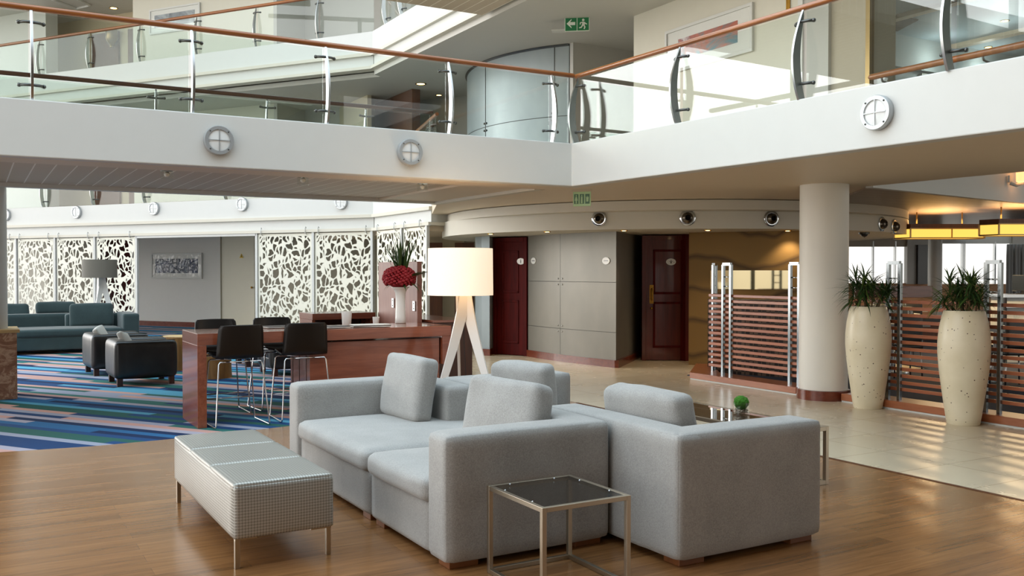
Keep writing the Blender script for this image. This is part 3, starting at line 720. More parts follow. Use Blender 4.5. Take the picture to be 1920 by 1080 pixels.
# ------------------------------------------------------------------ grey sofas: four modules standing back to back
SH, SEAT = 0.70, 0.44
def sofa_module(name, label, mat, x0, x1, y0, y1, arm, back, facing, group, legz=0.036, arm_w=0.23, back_w=0.22):
    # facing -1: open side to -x, +1: to +x; arm: 'lo', 'hi' or None; back: (ya, yb)
    t = thing(name, label, 'sofa', ((x0 + x1) / 2, (y0 + y1) / 2, 0), 0, group)
    cx, cy = (x0 + x1) / 2, (y0 + y1) / 2
    X0, X1, Y0, Y1 = x0 - cx, x1 - cx, y0 - cy, y1 - cy
    f = facing
    ya = Y0 + arm_w if arm == 'lo' else Y0; yb = Y1 - arm_w if arm == 'hi' else Y1
    MB().soft(X0 + (0.02 if f < 0 else 0), X1 - (0.02 if f > 0 else 0), ya + .002, yb - .002, legz, SEAT - .13, .02, 6).build('base', mat, t, smooth=True)
    if arm:
        a0, a1 = (Y0, Y0 + arm_w) if arm == 'lo' else (Y1 - arm_w, Y1)
        MB().soft(X0, X1, a0, a1, legz, SH, .035, 10, (.004, .006, .008)).build('arm', mat, t, smooth=True)
    sx0, sx1 = (X0 - .015, X1 - .02) if f < 0 else (X0 + .02, X1 + .015)
    MB().soft(sx0, sx1, ya + .004, yb - .004, SEAT - .14, SEAT, .05, 14, (0.012, .0, .018), wob=.004, seed=x0 + y0).build('seat_cushion', mat, t, smooth=True)
    if back:
        b0, b1 = back[0] - cy, back[1] - cy
        bx = (X1 - back_w, X1) if f < 0 else (X0, X0 + back_w)
        MB().soft(*bx, b0, b1, legz, SH, .035, 10, (.006, .004, .008)).build('backrest', mat, t, smooth=True)
    for sx in (X0 + .125, X1 - .125):
        for sy in (Y0 + .105, Y1 - .105):
            MB().box(sx - .085, sx + .085, sy - .065, sy + .065, 0, legz + .006).build('leg', 'leg_wood', t, bevel=.004)
    return t
G_SOFA = 'grey sofa modules standing back to back'
sofa_module('sofa_module', 'grey fabric sofa module behind the chrome-framed glass side table, open to the left', 'sofa_grey', 2.08, 3.115, 4.28, 5.375, 'lo', (4.28, 5.06), -1, G_SOFA)
sofa_module('sofa_module', 'grey fabric sofa module beside the silver bench, its arm towards the bar table', 'sofa_grey', 2.08, 3.20, 5.385, 7.02, 'hi', (6.13, 7.02), -1, G_SOFA)
sofa_module('sofa_module', 'grey fabric sofa module turned away, foremost on the tiled side', 'sofa_grey', 3.14, 4.20, 3.72, 5.06, 'lo', (3.72, 5.02), 1, G_SOFA)
sofa_module('sofa_module', 'grey fabric sofa module mostly hidden behind the others, only arm and seat showing', 'sofa_grey', 3.22, 4.33, 5.07, 6.73, 'hi', (5.72, 6.73), 1, G_SOFA)

def cushion(label, loc, rot, w, h, t, mat, group, seed):
    k = MB().soft(-w / 2, w / 2, -t / 2, t / 2, -h / 2, h / 2, t * .30, 14, (.010, .024, .008), wob=.012, seed=seed)
    o = k.build('cushion', mat, None, smooth=True); o.location = loc; o.rotation_euler = rot
    return tag(o, label, 'cushion', group)
GC = 'loose back cushions on the grey sofas'
def R(d): return math.radians(d)
cushion('grey back cushion upright on the seat nearest the bar table', (2.83, 6.47, .675), (R(9), 0, R(93)), .62, .47, .15, 'sofa_grey', GC, 1)
cushion('grey back cushion slumped behind the front sofa arm', (2.76, 4.86, .665), (R(13), 0, R(103)), .62, .46, .16, 'sofa_grey', GC, 2)
cushion('grey back cushion leaning at the far right sofa arm behind the others', (3.64, 6.12, .645), (R(-8), 0, R(110)), .54, .42, .17, 'sofa_grey', GC, 3)
cushion('grey back cushion seen from behind, over the right sofa backrest beside the glass coffee table', (3.49, 4.39, .645), (R(-12), 0, R(90)), .70, .42, .17, 'sofa_grey', GC, 4)

# ------------------------------------------------------------------ silver bench
t = thing('bench', 'silver woven vinyl bench with three stitched seat squares and metal legs', 'bench', (1.42, 5.69, 0))
bw, bl = .27, .825
MB().soft(-bw, bw, -bl, bl, .155, .436, .014, 12, (.012, .008, 0)).build('body', 'silver_weave', t, smooth=True)
for i in range(3):
    y0 = -bl + .003 + i * 2 * bl / 3
    MB().soft(-bw + .001, bw - .001, y0, y0 + 2 * bl / 3 - .005, .40, .448, .016, 12, (.002, .0, .010)).build('seat_pad', 'silver_weave', t, smooth=True)
for sx in (-1, 1):
    for sy in (-1, 1):
        x, y = sx * (bw - .025), sy * (bl - .03)
        lg = MB().box(x - .013, x + .013, y - .013, y + .013, 0, .15).build('leg', 'satin_nickel', t, bevel=.002)
        MB().box(min(x - .013, x - sx * .10), max(x + .013, x - sx * .10), y - .018, y + .018, .15, .158).build('bracket', 'satin_nickel', lg)

# ------------------------------------------------------------------ glass tables
def frame_table(name, label, loc, w, d, h, b, top_mat, studs=True):
    t = thing(name, label, 'table', loc)
    x, y = w / 2, d / 2; k = b / 2
    for sx in (-1, 1):
        for sy in (-1, 1):
            px, py = sx * (x - k), sy * (y - k)
            MB().box(px - k, px + k, py - k, py + k, 0, h).build('leg', 'satin_nickel', t, bevel=.0015)
    for nm, z in (('top_rail', h - b), ('bottom_rail', 0.0)):
        for s in (-1, 1):
            MB().box(-x + b, x - b, s * (y - k) - k, s * (y - k) + k, z + .0005, z + b - .0005).build(nm, 'satin_nickel', t, bevel=.0015)
            MB().box(s * (x - k) - k, s * (x - k) + k, -y + b, y - b, z + .0005, z + b - .0005).build(nm, 'satin_nickel', t, bevel=.0015)
    tp = MB().box(-x + b + .002, x - b - .002, -y + b + .002, y - b - .002, h - .012, h - .002).build('table_top', top_mat, t)
    if studs:
        for sx, sy in ((-.6, 1), (.6, 1), (1, .55), (1, -.55), (-1, .55), (-1, -.55)):
            MB().ball((sx * (x - b - .006), sy * (y - b - .006), h - .004), .006, 8).build('stud', 'chrome', tp, smooth=True)
    return t
frame_table('side_table', 'square smoked glass side table with slim metal frame in front of the sofas', (2.525, 3.92, 0), .51, .54, .45, .024, 'smoke_glass')
frame_table('coffee_table', 'long glass coffee table in a metal frame behind the right sofa', (5.10, 5.44, 0), .52, 1.5, .42, .03, 'table_glass', False)
gp = at(1390, 776, z=.425)
g = MB().lathe([(.062, 0), (.064, .004), (.064, .10), (.060, .10), (.060, .012), (0.0, .012)], 28).build('glass_bowl', 'clear_glass', None, smooth='auto'); g.location = (gp.x, gp.y, .4185)
tag(g, 'clear glass cylinder vase on the coffee table behind the right sofa', 'vase')
pb = MB()
for i in range(60):
    a = random.uniform(0, 2 * PI); r = .046 * math.sqrt(random.random()); pb.ball((r * math.cos(a), r * math.sin(a), .019 + random.uniform(0, .022)), random.uniform(.008, .012), 8, (1, 1, .7))
o = pb.build('pebbles', 'pebble', None, smooth=True); o.location = (gp.x, gp.y, .4185); tag(o, 'small beige pebbles filling the bottom of the glass vase', 'pebbles', kind='stuff')
k = MB()
bmesh.ops.create_icosphere(k.bm, subdivisions=5, radius=.058)
for v in k.bm.verts:
    n = noise.noise(v.co * 45) * .006 + noise.noise(v.co * 120) * .004; v.co *= (1 + n / .058 * 1.0); v.co.z *= .92
o = k.build('moss_ball', 'moss', None, smooth=True); o.location = (gp.x, gp.y, .4185 + .095); tag(o, 'bright green moss ball sitting in the glass vase', 'plant')

# ------------------------------------------------------------------ floor lamps on three crossed plank legs
def floor_lamp(label, loc, rz, shade_mat, r, z0, z1, leg_mat, lit):
    t = thing('floor_lamp', label, 'lamp', loc, rz, 'tripod floor lamps')
    MB().lathe([(r, z0), (r * .985, z1), (r * .975, z1), (r * .99, z0), (r, z0)], 56).build('lamp_shade', shade_mat, t, smooth='auto')
    for k_, (a, off, s0, sp_) in enumerate(((88, .03, -.03, .34), (205, .03, -.06, .40), (336, .03, .03, .40))):
        a = R(a); dirv = Vector((math.cos(a), math.sin(a), 0)); nv = Vector((-dirv.y, dirv.x, 0))
        k = MB(); N = 10; prev = None
        for i in range(N + 1):
            q = i / N; z = (z0 + .10) * (1 - q)
            c = dirv * (s0 + sp_ * q ** 1.25) + nv * off; w = .072 - .045 * q; th = .012
            ring = [c + nv * th + dirv * w, c - nv * th + dirv * w, c - nv * th - dirv * w, c + nv * th - dirv * w]
            ring = [k.bm.verts.new((p.x, p.y, z)) for p in ring]
            if prev:
                for j in range(4): k.bm.faces.new((prev[j], prev[(j + 1) % 4], ring[(j + 1) % 4], ring[j]))
            else: k.bm.faces.new(ring)
            prev = ring
        k.bm.faces.new(prev[::-1]); k.build('leg', leg_mat, t, smooth='auto')
    hub = MB().lathe([(.05, z0 + .02), (.05, z0 + .07)], 20).build('hub', 'white_plastic', t, smooth='auto')
    MB().lathe([(0.0, z0 + .07), (.022, z0 + .07), (.03, z0 + .14), (.02, z0 + .19), (0, z0 + .2)], 16).build('bulb', 'opal_glass', hub, smooth=True)
    MB().tube([(0.02, 0.02, z0 + .05), (.04, -.01, z0 * .6), (.06, -.05, z0 * .35), (.05, -.02, .15), (.10, .02, .01), (.3, .2, .01)], .004, 6).build('cord', 'black_rubber', t, smooth=True)
    return t
lp = W(-.553, 10.0)
floor_lamp('lit white drum floor lamp on three pale crossed legs beside the bar table', (lp[0], lp[1], 0), R(-30), 'lamp_shade_lit', .352, 1.285, 1.785, 'white_plastic', True)
lamp('lamp_bulb', 'POINT', (lp[0], lp[1], 1.52), 12, (1, .75, .5), .1)
lp2 = W(XW(187, 20.4), 20.4)
floor_lamp('unlit grey drum floor lamp behind the teal sofa', (lp2[0], lp2[1], 0), R(10), 'shade_grey', .36, 1.39, 1.785, 'white_plastic', False)

# ------------------------------------------------------------------ bar table with cabinet, socket panel and side counters
BT = .93
t = thing('bar_table', 'long cherry wood bar table with waterfall end, black stools drawn up', 'table', (1.89, 9.42, 0))
MB().box(0, 2.76, 0, .76, BT - .115, BT).build('table_top', 'cherry', t, bevel=.003)
MB().box(0, .088, .001, .759, 0, BT - .115).build('end_panel', 'cherry_v', t, bevel=.003)
MB().box(2.65, 2.759, .001, .759, .50, BT - .115).build('drop_panel', 'cherry', t, bevel=.003)
cab = MB().box(1.14, 2.63, .04, .72, .03, BT - .135).build('cabinet', 'cherry', t, bevel=.003)
for q in (.12, .36, .60): MB().box(1.136, 1.141, .04 + q - .003, .04 + q + .003, .05, BT - .14).build('door_gap', 'dark_void', cab)
MB().box(1.2, 2.6, .06, .7, 0, .03).build('plinth', 'dark_void', t)
o = MB().box(4.58, 4.64, 10.19, 11.42, BT - .10, 1.655).build('partition_panel', 'partition_wood', None, bevel=.003); tag(o, 'tall pinkish wood panel with two steel sockets behind the vase', 'panel')
for px, py in ((737.5, 568), (777, 574)):
    p = at(px, py, u=4.579); k = MB().box(-.012, 0, -.035, .035, -.06, .06).build('socket', 'steel', o, bevel=.003); k.location = (4.58, p.y, p.z)
    q = MB()
    for z in (-.03, .03): q.box(-.0135, -.012, -.012, .012, z - .006, z + .006)
    q.build('socket_slot', 'dark_void', k)
o = MB().box(4.72, 5.22, 10.0, 11.45, 0, BT).build('cabinet', 'cherry_dark', None, bevel=.004); tag(o, 'dark wood cabinet behind the lit lamp legs, end on', 'cabinet')
MB().box(4.70, 5.24, 9.98, 11.47, BT, BT + .03).build('cabinet_top', 'cherry', o, bevel=.003)
t2 = thing('side_counter', 'low cherry wood counter with open shelf behind the white mug', 'counter', (3.72, 11.5, 0))
MB().box(0, .85, 0, .55, .92, 1.0).build('counter_top', 'cherry', t2, bevel=.003)
MB().box(0, .04, .02, .53, 0, .92).box(.81, .85, .02, .53, 0, .92).build('side_panel', 'cherry', t2)
MB().box(.04, .81, .03, .5, .70, .74).build('shelf', 'cherry_dark', t2)
MB().box(.04, .81, .5, .53, 0, .92).build('back_panel', 'cherry_dark', t2)

# things lying on the bar
def mug(label, loc, r, h):
    k = MB().lathe([(r * .78, 0), (r * .82, .003), (r, h), (r * .93, h), (r * .74, .008), (0, .008)], 28).build('cup', 'white_ceramic', None, smooth='auto')
    k.location = loc; tag(k, label, 'cup', 'white cups on the bar table'); return k
def onbar(px, py):
    q = at(px, py, z=BT)
    if q.y > 10.06: q = q * (10.06 / q.y)
    return q
p = onbar(650, 608); mug('large white cup standing on the bar table beside the right stool', (p.x, p.y, BT + .001), .06, .155)
p = onbar(705, 608); mug('small white pot at the foot of the white screen post', (p.x, p.y, BT + .001), .04, .085)
def papers(label, px, py, w, d, n, rz, z0=0):
    p = onbar(px, py)
    if p.y > 9.98: p = p * (9.98 / p.y)
    t = thing('newspaper', label, 'newspaper', (p.x, p.y, BT + .001), rz, 'papers on the bar table')
    for i in range(n):
        a = random.uniform(-.03, .03)
        o = MB().soft(-w / 2, w / 2, -d / 2, d / 2, .004 + i * .009, .012 + i * .009, .0035, 4, (0, 0, .003)).build('section', 'paper' if i % 2 == 0 else 'ink_paper', t, smooth=True); o.rotation_euler.z = a
papers('folded white newspaper beside the large white cup', 629, 615, .26, .20, 2, R(8))
papers('pile of newspapers between the cup and the vase', 694, 613, .42, .22, 3, R(-8))
papers('newspaper lying behind the first bar stool back', 521, 606, .3, .22, 2, R(5))

# vase with red bloom
vp = at(751, 606, z=BT)
o = MB().lathe([(.06, 0), (.066, .006), (.062, .06), (.056, .2), (.056, .30), (.062, .36), (.085, .405), (.11, .422), (.104, .424), (.07, .40), (.05, .33), (.048, .05), (0, .03)], 40).build('vase', 'white_ceramic', None, smooth=True)
o.location = (vp.x, vp.y, BT + .001); tag(o, 'tall white flared vase holding red flowers on the bar', 'vase')
def leaf_strip(k, base, az, length, lift, droop, w, fold=.25, n=9):
    # arched strap leaf
    p = Vector(base); el = lift; d = Vector((math.cos(az), math.sin(az), 0)); side = Vector((-d.y, d.x, 0)); prev = None
    for i in range(n + 1):
        q = i / n; ww = w * (math.sin(PI * min(1, q * .92 + .08)) ** .6) * (1 - q ** 3) + .0005
        up = Vector((0, 0, 1)) * math.cos(el) - d * math.sin(el)
        row = [k.bm.verts.new(p - side * ww + up * ww * fold), k.bm.verts.new(p), k.bm.verts.new(p + side * ww + up * ww * fold)]
        if prev:
            for j in range(2): k.bm.faces.new((prev[j], prev[j + 1], row[j + 1], row[j]))
        prev = row
        p = p + (d * math.cos(el) + Vector((0, 0, 1)) * math.sin(el)) * length / n; el -= droop / n
t = thing('flower_arrangement', 'dome of red flowers with tall strap leaves in the white vase', 'flowers', (vp.x, vp.y, BT + .42))
k = MB(); k2 = MB()
for i in range(260):
    y = 1 - 2 * (i + .5) / 260; a = i * 2.39996; r = math.sqrt(1 - y * y)
    if y < -.55: continue
    c = Vector((r * math.cos(a) * .185 - .015, r * math.sin(a) * .17, .11 + y * .135)); k.ball(c, random.uniform(.016, .03), 7, (1, 1, .8))
k.ball((-.015, 0, .11), .15, 16, (1.05, 1.0, .8))
k.build('blooms', 'bloom_red', t, smooth=True)
k = MB()
for i in range(34): leaf_strip(k, (random.uniform(-.03, .05), random.uniform(-.03, .03), .10), random.uniform(0, 2 * PI), random.uniform(.38, .62), R(random.uniform(62, 89)), R(random.uniform(5, 30)), random.uniform(.008, .018))
for a in (-70, -25, -50): leaf_strip(k, (.05, -.03, .06), R(a), .36, R(35), R(30), .04)
for a, l in ((-60, .34), (-20, .36), (150, .24), (175, .22), (-95, .24)): leaf_strip(k, (0, 0, .02), R(a), l, R(28), R(105), .022)
k.build('leaves', 'leaf', t, smooth=True)

# ------------------------------------------------------------------ bar stools
def bar_stool(label):
    t = thing('bar_stool', label, 'stool', (0, 0, 0), 0, 'bar stools around the table')
    # shell: profile from the front of the seat round to the top of the back (faces +y, back at -y)
    prof = [(.235, .655), (.20, .67), (.10, .668), (0, .662), (-.10, .660), (-.165, .672), (-.205, .71), (-.225, .78), (-.245, .88), (-.26, .96), (-.268, 1.005)]
    pts = smooth_pts([(y, z) for y, z in prof], 3); k = MB(); rows = []
    N = len(pts)
    for i, (y, z) in enumerate(pts):
        q = i / (N - 1); row = []
        wd = .215 + .022 * math.sin(PI * q) - (.012 if q > .95 else 0)
        for j in range(13):
            s = (j - 6) / 6; e = abs(s) ** 2.2
            if q < .5: dz, dy = .035 * e * (1 - q) * 1.0, 0
            else: dz, dy = 0, .055 * e * math.sin(PI * min(1, (q - .4) * 1.0))
            row.append(k.bm.verts.new((s * wd, y + dy, z + dz - (.008 * e if q > .97 else 0))))
        rows.append(row)
    for A, B in zip(rows, rows[1:]):
        for j in range(12): k.bm.faces.new((A[j], A[j + 1], B[j + 1], B[j]))
    o = k.build('seat_shell', 'black_plastic', t, smooth=True)
    m = o.modifiers.new('thick', 'SOLIDIFY'); m.thickness = .016; m.offset = -1
    for s in (-1, 1):
        x = s * .215
        pth = [(s * .10, .17, .640), (x * .93, .19, .640), (x, .20, .62), (x * 1.22, .245, .03), (x * 1.24, .24, .010), (x * 1.24, .22, .008), (x * 1.24, -.24, .008), (x * 1.24, -.26, .010), (x * 1.22, -.262, .03), (x, -.185, .62), (x * .93, -.175, .640), (s * .10, -.16, .640)]
        MB().tube(pth, .0075, 10).build('side_frame', 'chrome', t, smooth=True)
    MB().tube([(-.245, .225, .235), (.245, .225, .235)], .0075, 10).build('footrest', 'chrome', t, smooth=True)
    MB().tube([(-.10, .17, .640), (.10, .17, .640)], .0075, 8).tube([(-.10, -.16, .640), (.10, -.16, .640)], .0075, 8).build('under_frame', 'chrome', t, smooth=True)
    return t
st0 = bar_stool('black bar stool with chrome runners at the near side, next to the table end panel')
st0.location = (2.28, 9.52, 0.006); st0.rotation_euler.z = R(2)
dup(st0, (2.97, 9.58, .006), R(-2), 'black bar stool with chrome runners at the near side, next to the cabinet front')
dup(st0, (2.31, 10.33, .006), R(180), 'black bar stool across the table, behind the stool at the end panel')
dup(st0, (2.97, 10.42, .006), R(183), 'black bar stool across the table, near the white screens')

# ------------------------------------------------------------------ lounge on the carpet
def armchair(label, loc, rz):
    t = thing('armchair', label, 'armchair', (loc[0], loc[1], 0), rz, 'black leather cube armchairs')
    w = .40
    MB().soft(-w, w, -.40, -.21, .10, .60, .06, 10, (.01, .015, .01)).build('arm', 'black_leather', t, smooth=True)
    MB().soft(-w, w, .21, .40, .10, .60, .06, 10, (.01, .015, .01)).build('arm', 'black_leather', t, smooth=True)
    MB().soft(-w, -w + .19, -.40, .40, .10, .605, .06, 10, (.015, .01, .01)).build('backrest', 'black_leather', t, smooth=True)
    MB().soft(-w + .15, w - .01, -.25, .25, .10, .27, .03, 8).build('base', 'black_leather', t, smooth=True)
    MB().soft(-w + .15, w, -.24, .24, .25, .42, .05, 10, (.01, 0, .015)).build('seat_cushion', 'black_leather', t, smooth=True)
    for s in (-1, 1):
        k = MB().tube([(-w + .03, s * .39, .602), (w - .03, s * .39, .602)], .006, 6).build('piping', 'black_leather', t, smooth=True)
    for sx in (-1, 1):
        for sy in (-1, 1): MB().box(sx * .33 - .035, sx * .33 + .035, sy * .33 - .035, sy * .33 + .035, 0, .11).build('leg', 'cherry_dark', t)
    return t
armchair('black leather cube armchair, the larger nearer one of the pair left of the bar table', (2.0, 13.72), R(2))
armchair('black leather cube armchair tucked behind the nearer one, in front of the teal sofa', (1.86, 15.25), R(4))
armchair('black leather armchair seen under the bar table behind the right stool', (4.15, 13.9), R(180))
armchair('black leather armchair seen through the chrome stool legs, half hidden in shade', (4.15, 15.4), R(178))
GB = 'pale scatter cushions in the armchairs'
cushion('small pale cushion peeking over the nearer black armchair', (1.84, 13.80, .53), (R(-28), R(8), R(70)), .42, .36, .075, 'cushion_pale', GB, 11)
cushion('small pale cushion peeking over the farther black armchair', (1.70, 15.33, .53), (R(-28), R(-6), R(72)), .42, .36, .075, 'cushion_pale', GB, 12)
def log(label, px, py, r, h):
    p = at(px, py, z=0); k = MB(); n = 40; rings = []
    for z, s in ((0, 1.04), (h * .3, 1.0), (h * .7, .98), (h - .01, 1), (h, .97)):
        rings.append([k.bm.verts.new((r * s * (1 + .06 * math.sin(3 * 2 * PI * j / n) + .03 * math.sin(7 * 2 * PI * j / n + z * 3)) * math.cos(2 * PI * j / n), r * s * (1 + .06 * math.sin(3 * 2 * PI * j / n)) * math.sin(2 * PI * j / n), z)) for j in range(n)])
    for A, B in zip(rings, rings[1:]):
        for j in range(n): k.bm.faces.new((A[j], A[(j + 1) % n], B[(j + 1) % n], B[j]))
    k.bm.faces.new(rings[0][::-1]); o = None
    o = k.build('log_table', 'log_wood', None, smooth='auto'); o.location = (p.x, p.y + r * .8, 0); tag(o, label, 'table', 'tree trunk tables')
    q = MB(); q.bm.faces.new([q.bm.verts.new((r * .97 * (1 + .06 * math.sin(3 * 2 * PI * j / n)) * math.cos(2 * PI * j / n), r * .97 * (1 + .06 * math.sin(3 * 2 * PI * j / n)) * math.sin(2 * PI * j / n), h)) for j in range(n)])
    q.build('log_top', 'log_end', o)
log('tree trunk side table between the near armchair and the bar table end', 346, 694, .30, .52)
log('tree trunk side table seen under the bar table', 408, 710, .24, .42)

# teal sofas
def teal(label, x0, x1, y0, y1, arm, back, mat='sofa_teal'):
    t = thing('sofa', label, 'sofa', ((x0 + x1) / 2, y0, 0), 0, 'teal sofas in the far lounge')
    cx = (x0 + x1) / 2; X0, X1 = x0 - cx, x1 - cx; D = y1 - y0
    MB().soft(X0, X1, 0, D, .07, .32, .02, 6).build('base', mat, t, smooth=True)
    xa = X1 - .3 if arm == 'hi' else X1
    n = 2 if X1 - X0 > 2 else 1
    for i in range(n):
        a = X0 + (xa - X0) * i / n; b = X0 + (xa - X0) * (i + 1) / n
        MB().soft(a + .004, b - .004, -.02, D - .05, .31, .46, .05, 12, (0, .01, .015)).build('seat_cushion', mat, t, smooth=True)
    if arm: MB().soft(X1 - .3, X1, 0, D, .07, .72, .04, 10).build('arm', mat, t, smooth=True)
    for b0, b1 in back: MB().soft(b0 - cx, b1 - cx, D - .26, D, .07, .70, .04, 10).build('backrest', mat, t, smooth=True)
    for x in (X0 + .1, X1 - .1):
        for y in (.1, D - .1): MB().box(x - .06, x + .06, y - .06, y + .06, 0, .075).build('leg', 'dark_void', t)
    return t
def tcoord(px, Y): return W(XW(px, Y), Y)
# this group stands parallel to the picture wall, so it is built under a turned base
TR = R(0)
ta = teal('teal fabric sofa facing the lounge with its arm at the right', -1.2, 2.78, 19.2, 20.3, 'hi', [(1.55, 2.78), (-.6, .25)])
tb = teal('teal fabric sofa turned away behind the front teal sofa', -.2, 2.2, 20.35, 21.3, None, [(.1, 1.6)])
tb.rotation_euler.z = PI; tb.location = (1.0, 21.35, 0)
GT = 'teal back cushions'
def tc(label, px, py, Y, w, h, seed): 
    d = ray(px, py); s = Y / (d.y * math.cos(YAW) + d.x * math.sin(YAW)); 
    cushion(label, (d.x * s, d.y * s, EYE + d.z * s), (R(-10), 0, R(-2)), w, h, .2, 'sofa_teal', GT, seed)
tc('teal back cushion beside the arm of the front teal sofa', 172, 591, 18.35, .78, .46, 21)
tc('teal back cushion at the left of the front teal sofa, beside the white column', 22, 592, 18.9, .62, .48, 22)
tc('teal back cushion showing above the backrests on the farther sofa', 105, 578, 19.6, .74, .26, 23)
# marble plinth round the left column
t = thing('column_plinth', 'brown marble clad plinth round the column at the left edge', 'plinth', (.03, 13.05, 0))
MB().prism([(-.42, -.34), (.42, -.34), (.42, .34), (-.42, .34)], 0, .80).build('cladding', 'brown_marble', t, bevel=.004)
MB().prism([(-.45, -.37), (.45, -.37), (.45, .37), (-.45, .37)], .80, .84).build('plinth_top', 'log_end', t, bevel=.004)
# ------------------------------------------------------------------ glass balustrades
def crescent(h, w, bow, n=14):
    # blade standing on x=0, bowing to +x; returned as polygon in x-z
    a, b = [], []
    for i in range(n + 1):
        q = i / n; c = bow * math.sin(PI * q ** .9) - .02 * q; ww = w * (.95 - .75 * q) * .5 + w * .25 * math.sin(PI * q)
        a.append((c + ww, h * q)); b.append((c - ww, h * q))
    b[-1] = a[-1]
    return a + b[::-1][1:]
def balustrade(name, label, p, q, z0, zr, out, posts, group, rail_in=.06, w=.075, rail_r=.028, bow=.075, split=False, glass_mat='rail_glass', rail_mat='handrail_wood', ends=(0, 0)):
    p, q = Vector(p), Vector(q); L = (q - p).length; rz = math.atan2((q - p).y, (q - p).x)
    t = thing(name, label, 'balustrade', (p.x, p.y, 0), rz, group)
    y = -out * rail_in
    MB().tube([(-ends[0], y, zr), (L + ends[1], y, zr)], rail_r, 16).build('handrail', rail_mat, t, smooth='auto')
    h = zr - z0 - rail_r
    cr = crescent(h, w, bow)
    for x in posts:
        k = MB(); n = len(cr)
        A = [k.bm.verts.new((x - .011, -out * .02 + out * a, z0 + b)) for a, b in cr]; B = [k.bm.verts.new((x + .011, -out * .02 + out * a, z0 + b)) for a, b in cr]
        for i in range(n): k.bm.faces.new((A[i], A[(i + 1) % n], B[(i + 1) % n], B[i]))
        k.bm.faces.new(A[::-1]); k.bm.faces.new(B)
        po = k.build('post', 'steel', t, smooth='auto')
        for zz in (z0 + .15, z0 + h - .11):
            MB().tube([(x - .10, y, zz), (x - .06, y + out * .035, zz), (x, y + out * .05, zz), (x + .06, y + out * .035, zz), (x + .10, y, zz)], .014, 8).ball((x - .10, y, zz), .019, 8).ball((x + .10, y, zz), .019, 8).build('clamp', 'dark_steel', po, smooth=True)
    ed = [-.02 if ends[0] else .03] + list(posts) + [L - .02]
    for a, b in zip(ed, ed[1:]):
        if b - a > .2: MB().box(a + .025, b - .025, y - .005, y + .005, z0 + .02, zr - .045).build('glass_panel', glass_mat, t)
    return t
# near side of the footbridge: posts read from the photograph, mapped onto the beam
def posts_v(pxs, v, x0): return [at(px, 300, v=v).x - x0 for px in pxs]
GBL = 'glass balustrades with wooden handrails'
balustrade('balustrade', 'glass balustrade along the near edge of the footbridge, with dark brown handrail', (-2.2, BR0 + .06), (6.30, BR0 + .06), FAS - .01, 3.915, -1, posts_v((62, 364, 617, 848, 1042), BR0, -2.2), GBL, ends=(0, .04))
def posts_u(pxs, u, y0): return [y0 - at(px, 300, u=u).y for px in pxs]
balustrade('balustrade', 'glass balustrade above the right white beam, in front of the framed painting', (6.31, BR0 + .06), (6.66, -3.0), FAS - .01, 3.905, -1, posts_u((1088, 1272, 1495), 6.38, BR0 + .06) + [BR0 + .06 - at(1790, 200, u=6.52).y], GBL, w=.085, bow=.085, ends=(.04, 0))
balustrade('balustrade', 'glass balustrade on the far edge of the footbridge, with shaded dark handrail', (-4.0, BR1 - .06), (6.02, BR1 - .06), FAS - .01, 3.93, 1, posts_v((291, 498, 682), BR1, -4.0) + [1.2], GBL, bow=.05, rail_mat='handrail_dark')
balustrade('balustrade', 'short glass balustrade with orange handrail joining the footbridge end to the drum', (6.08, BR1 - .02), (7.3, 17.6), FAS - .01, 3.93, 1, [.25, .55, 2.4], GBL)
pl = sorted(hitF(px, 0) for px in (700, 594, 477, 366, 260, 165, 72, -60))
balustrade('balustrade', 'glass balustrade with orange handrail on the upper far balcony', F(pl[0], .07), F(17, .07), 3.155 + L2, 3.155 + L2 + .93, 1, [a - pl[0] for a in pl[1:]], GBL, rail_r=.036)
balustrade('balustrade', 'short glass balustrade on the bright upper balcony side, under the ceiling boards', (7.31, 13.5), (7.31, 18.25), 3.155 + L2, 3.155 + L2 + .93, 1, [1.1, 2.3, 3.5, 4.3], GBL)
balustrade('balustrade', 'glass balustrade of the far balcony glimpsed under the footbridge', F(pl[0], .07), F(17, .07), 3.155, 3.155 + .93, 1, [a - pl[0] for a in (hitF(px, 0) for px in (560, 420, 268, 172, 78, -60))], GBL, bow=.09, w=.09)
t = thing('wall_handrail', 'orange wooden handrail with rounded end running before the dark glazed room', 'handrail', (0, 0, 0))
MB().tube([(9.12, 7.42, 3.80), (9.12, 7.40, 3.81), (9.12, 7.36, 3.81), (9.10, -3, 3.80)], [.02, .034, .036, .036], 14).build('rail', 'handrail_wood', t, smooth=True)
for y in (7.25, 6.0, 4.8, 3): MB().tube([(9.12, y, 3.78), (9.14, y, 3.74), (9.26, y, 3.72)], .012, 8).build('bracket', 'dark_steel', t, smooth=True)

# ------------------------------------------------------------------ round bulkhead lamps and air nozzles
def facing(n): return math.atan2(n[1], n[0]) + PI / 2     # object -y looks along n
def bulkhead(label, loc, rz, r, group):
    t = thing('bulkhead_lamp', label, 'wall lamp', loc, rz, group)
    MB().lathe([(r, 0), (r, -.045), (r * .96, -.055), (r * .74, -.055), (r * .72, -.045), (r * .72, 0)], 48, 'y').build('rim', 'lamp_rim', t, smooth='auto')
    MB().lathe([(r * .73, -.02), (r * .73, -.042), (r * .4, -.049), (0, -.051)], 40, 'y').build('diffuser', 'opal_glass', t, smooth='auto')
    MB().box(-r * .74, r * .74, -.058, -.052, -.0035, .0035).build('guard_bar', 'lamp_rim', t); MB().box(-.0035, .0035, -.058, -.052, -r * .74, r * .74).build('guard_bar', 'lamp_rim', t)
    for a in (45, 135, 225, 315): MB().ball((r * .85 * math.cos(R(a)), -.056, r * .85 * math.sin(R(a))), .008, 8).build('screw', 'dark_steel', t, smooth=True)
    return t
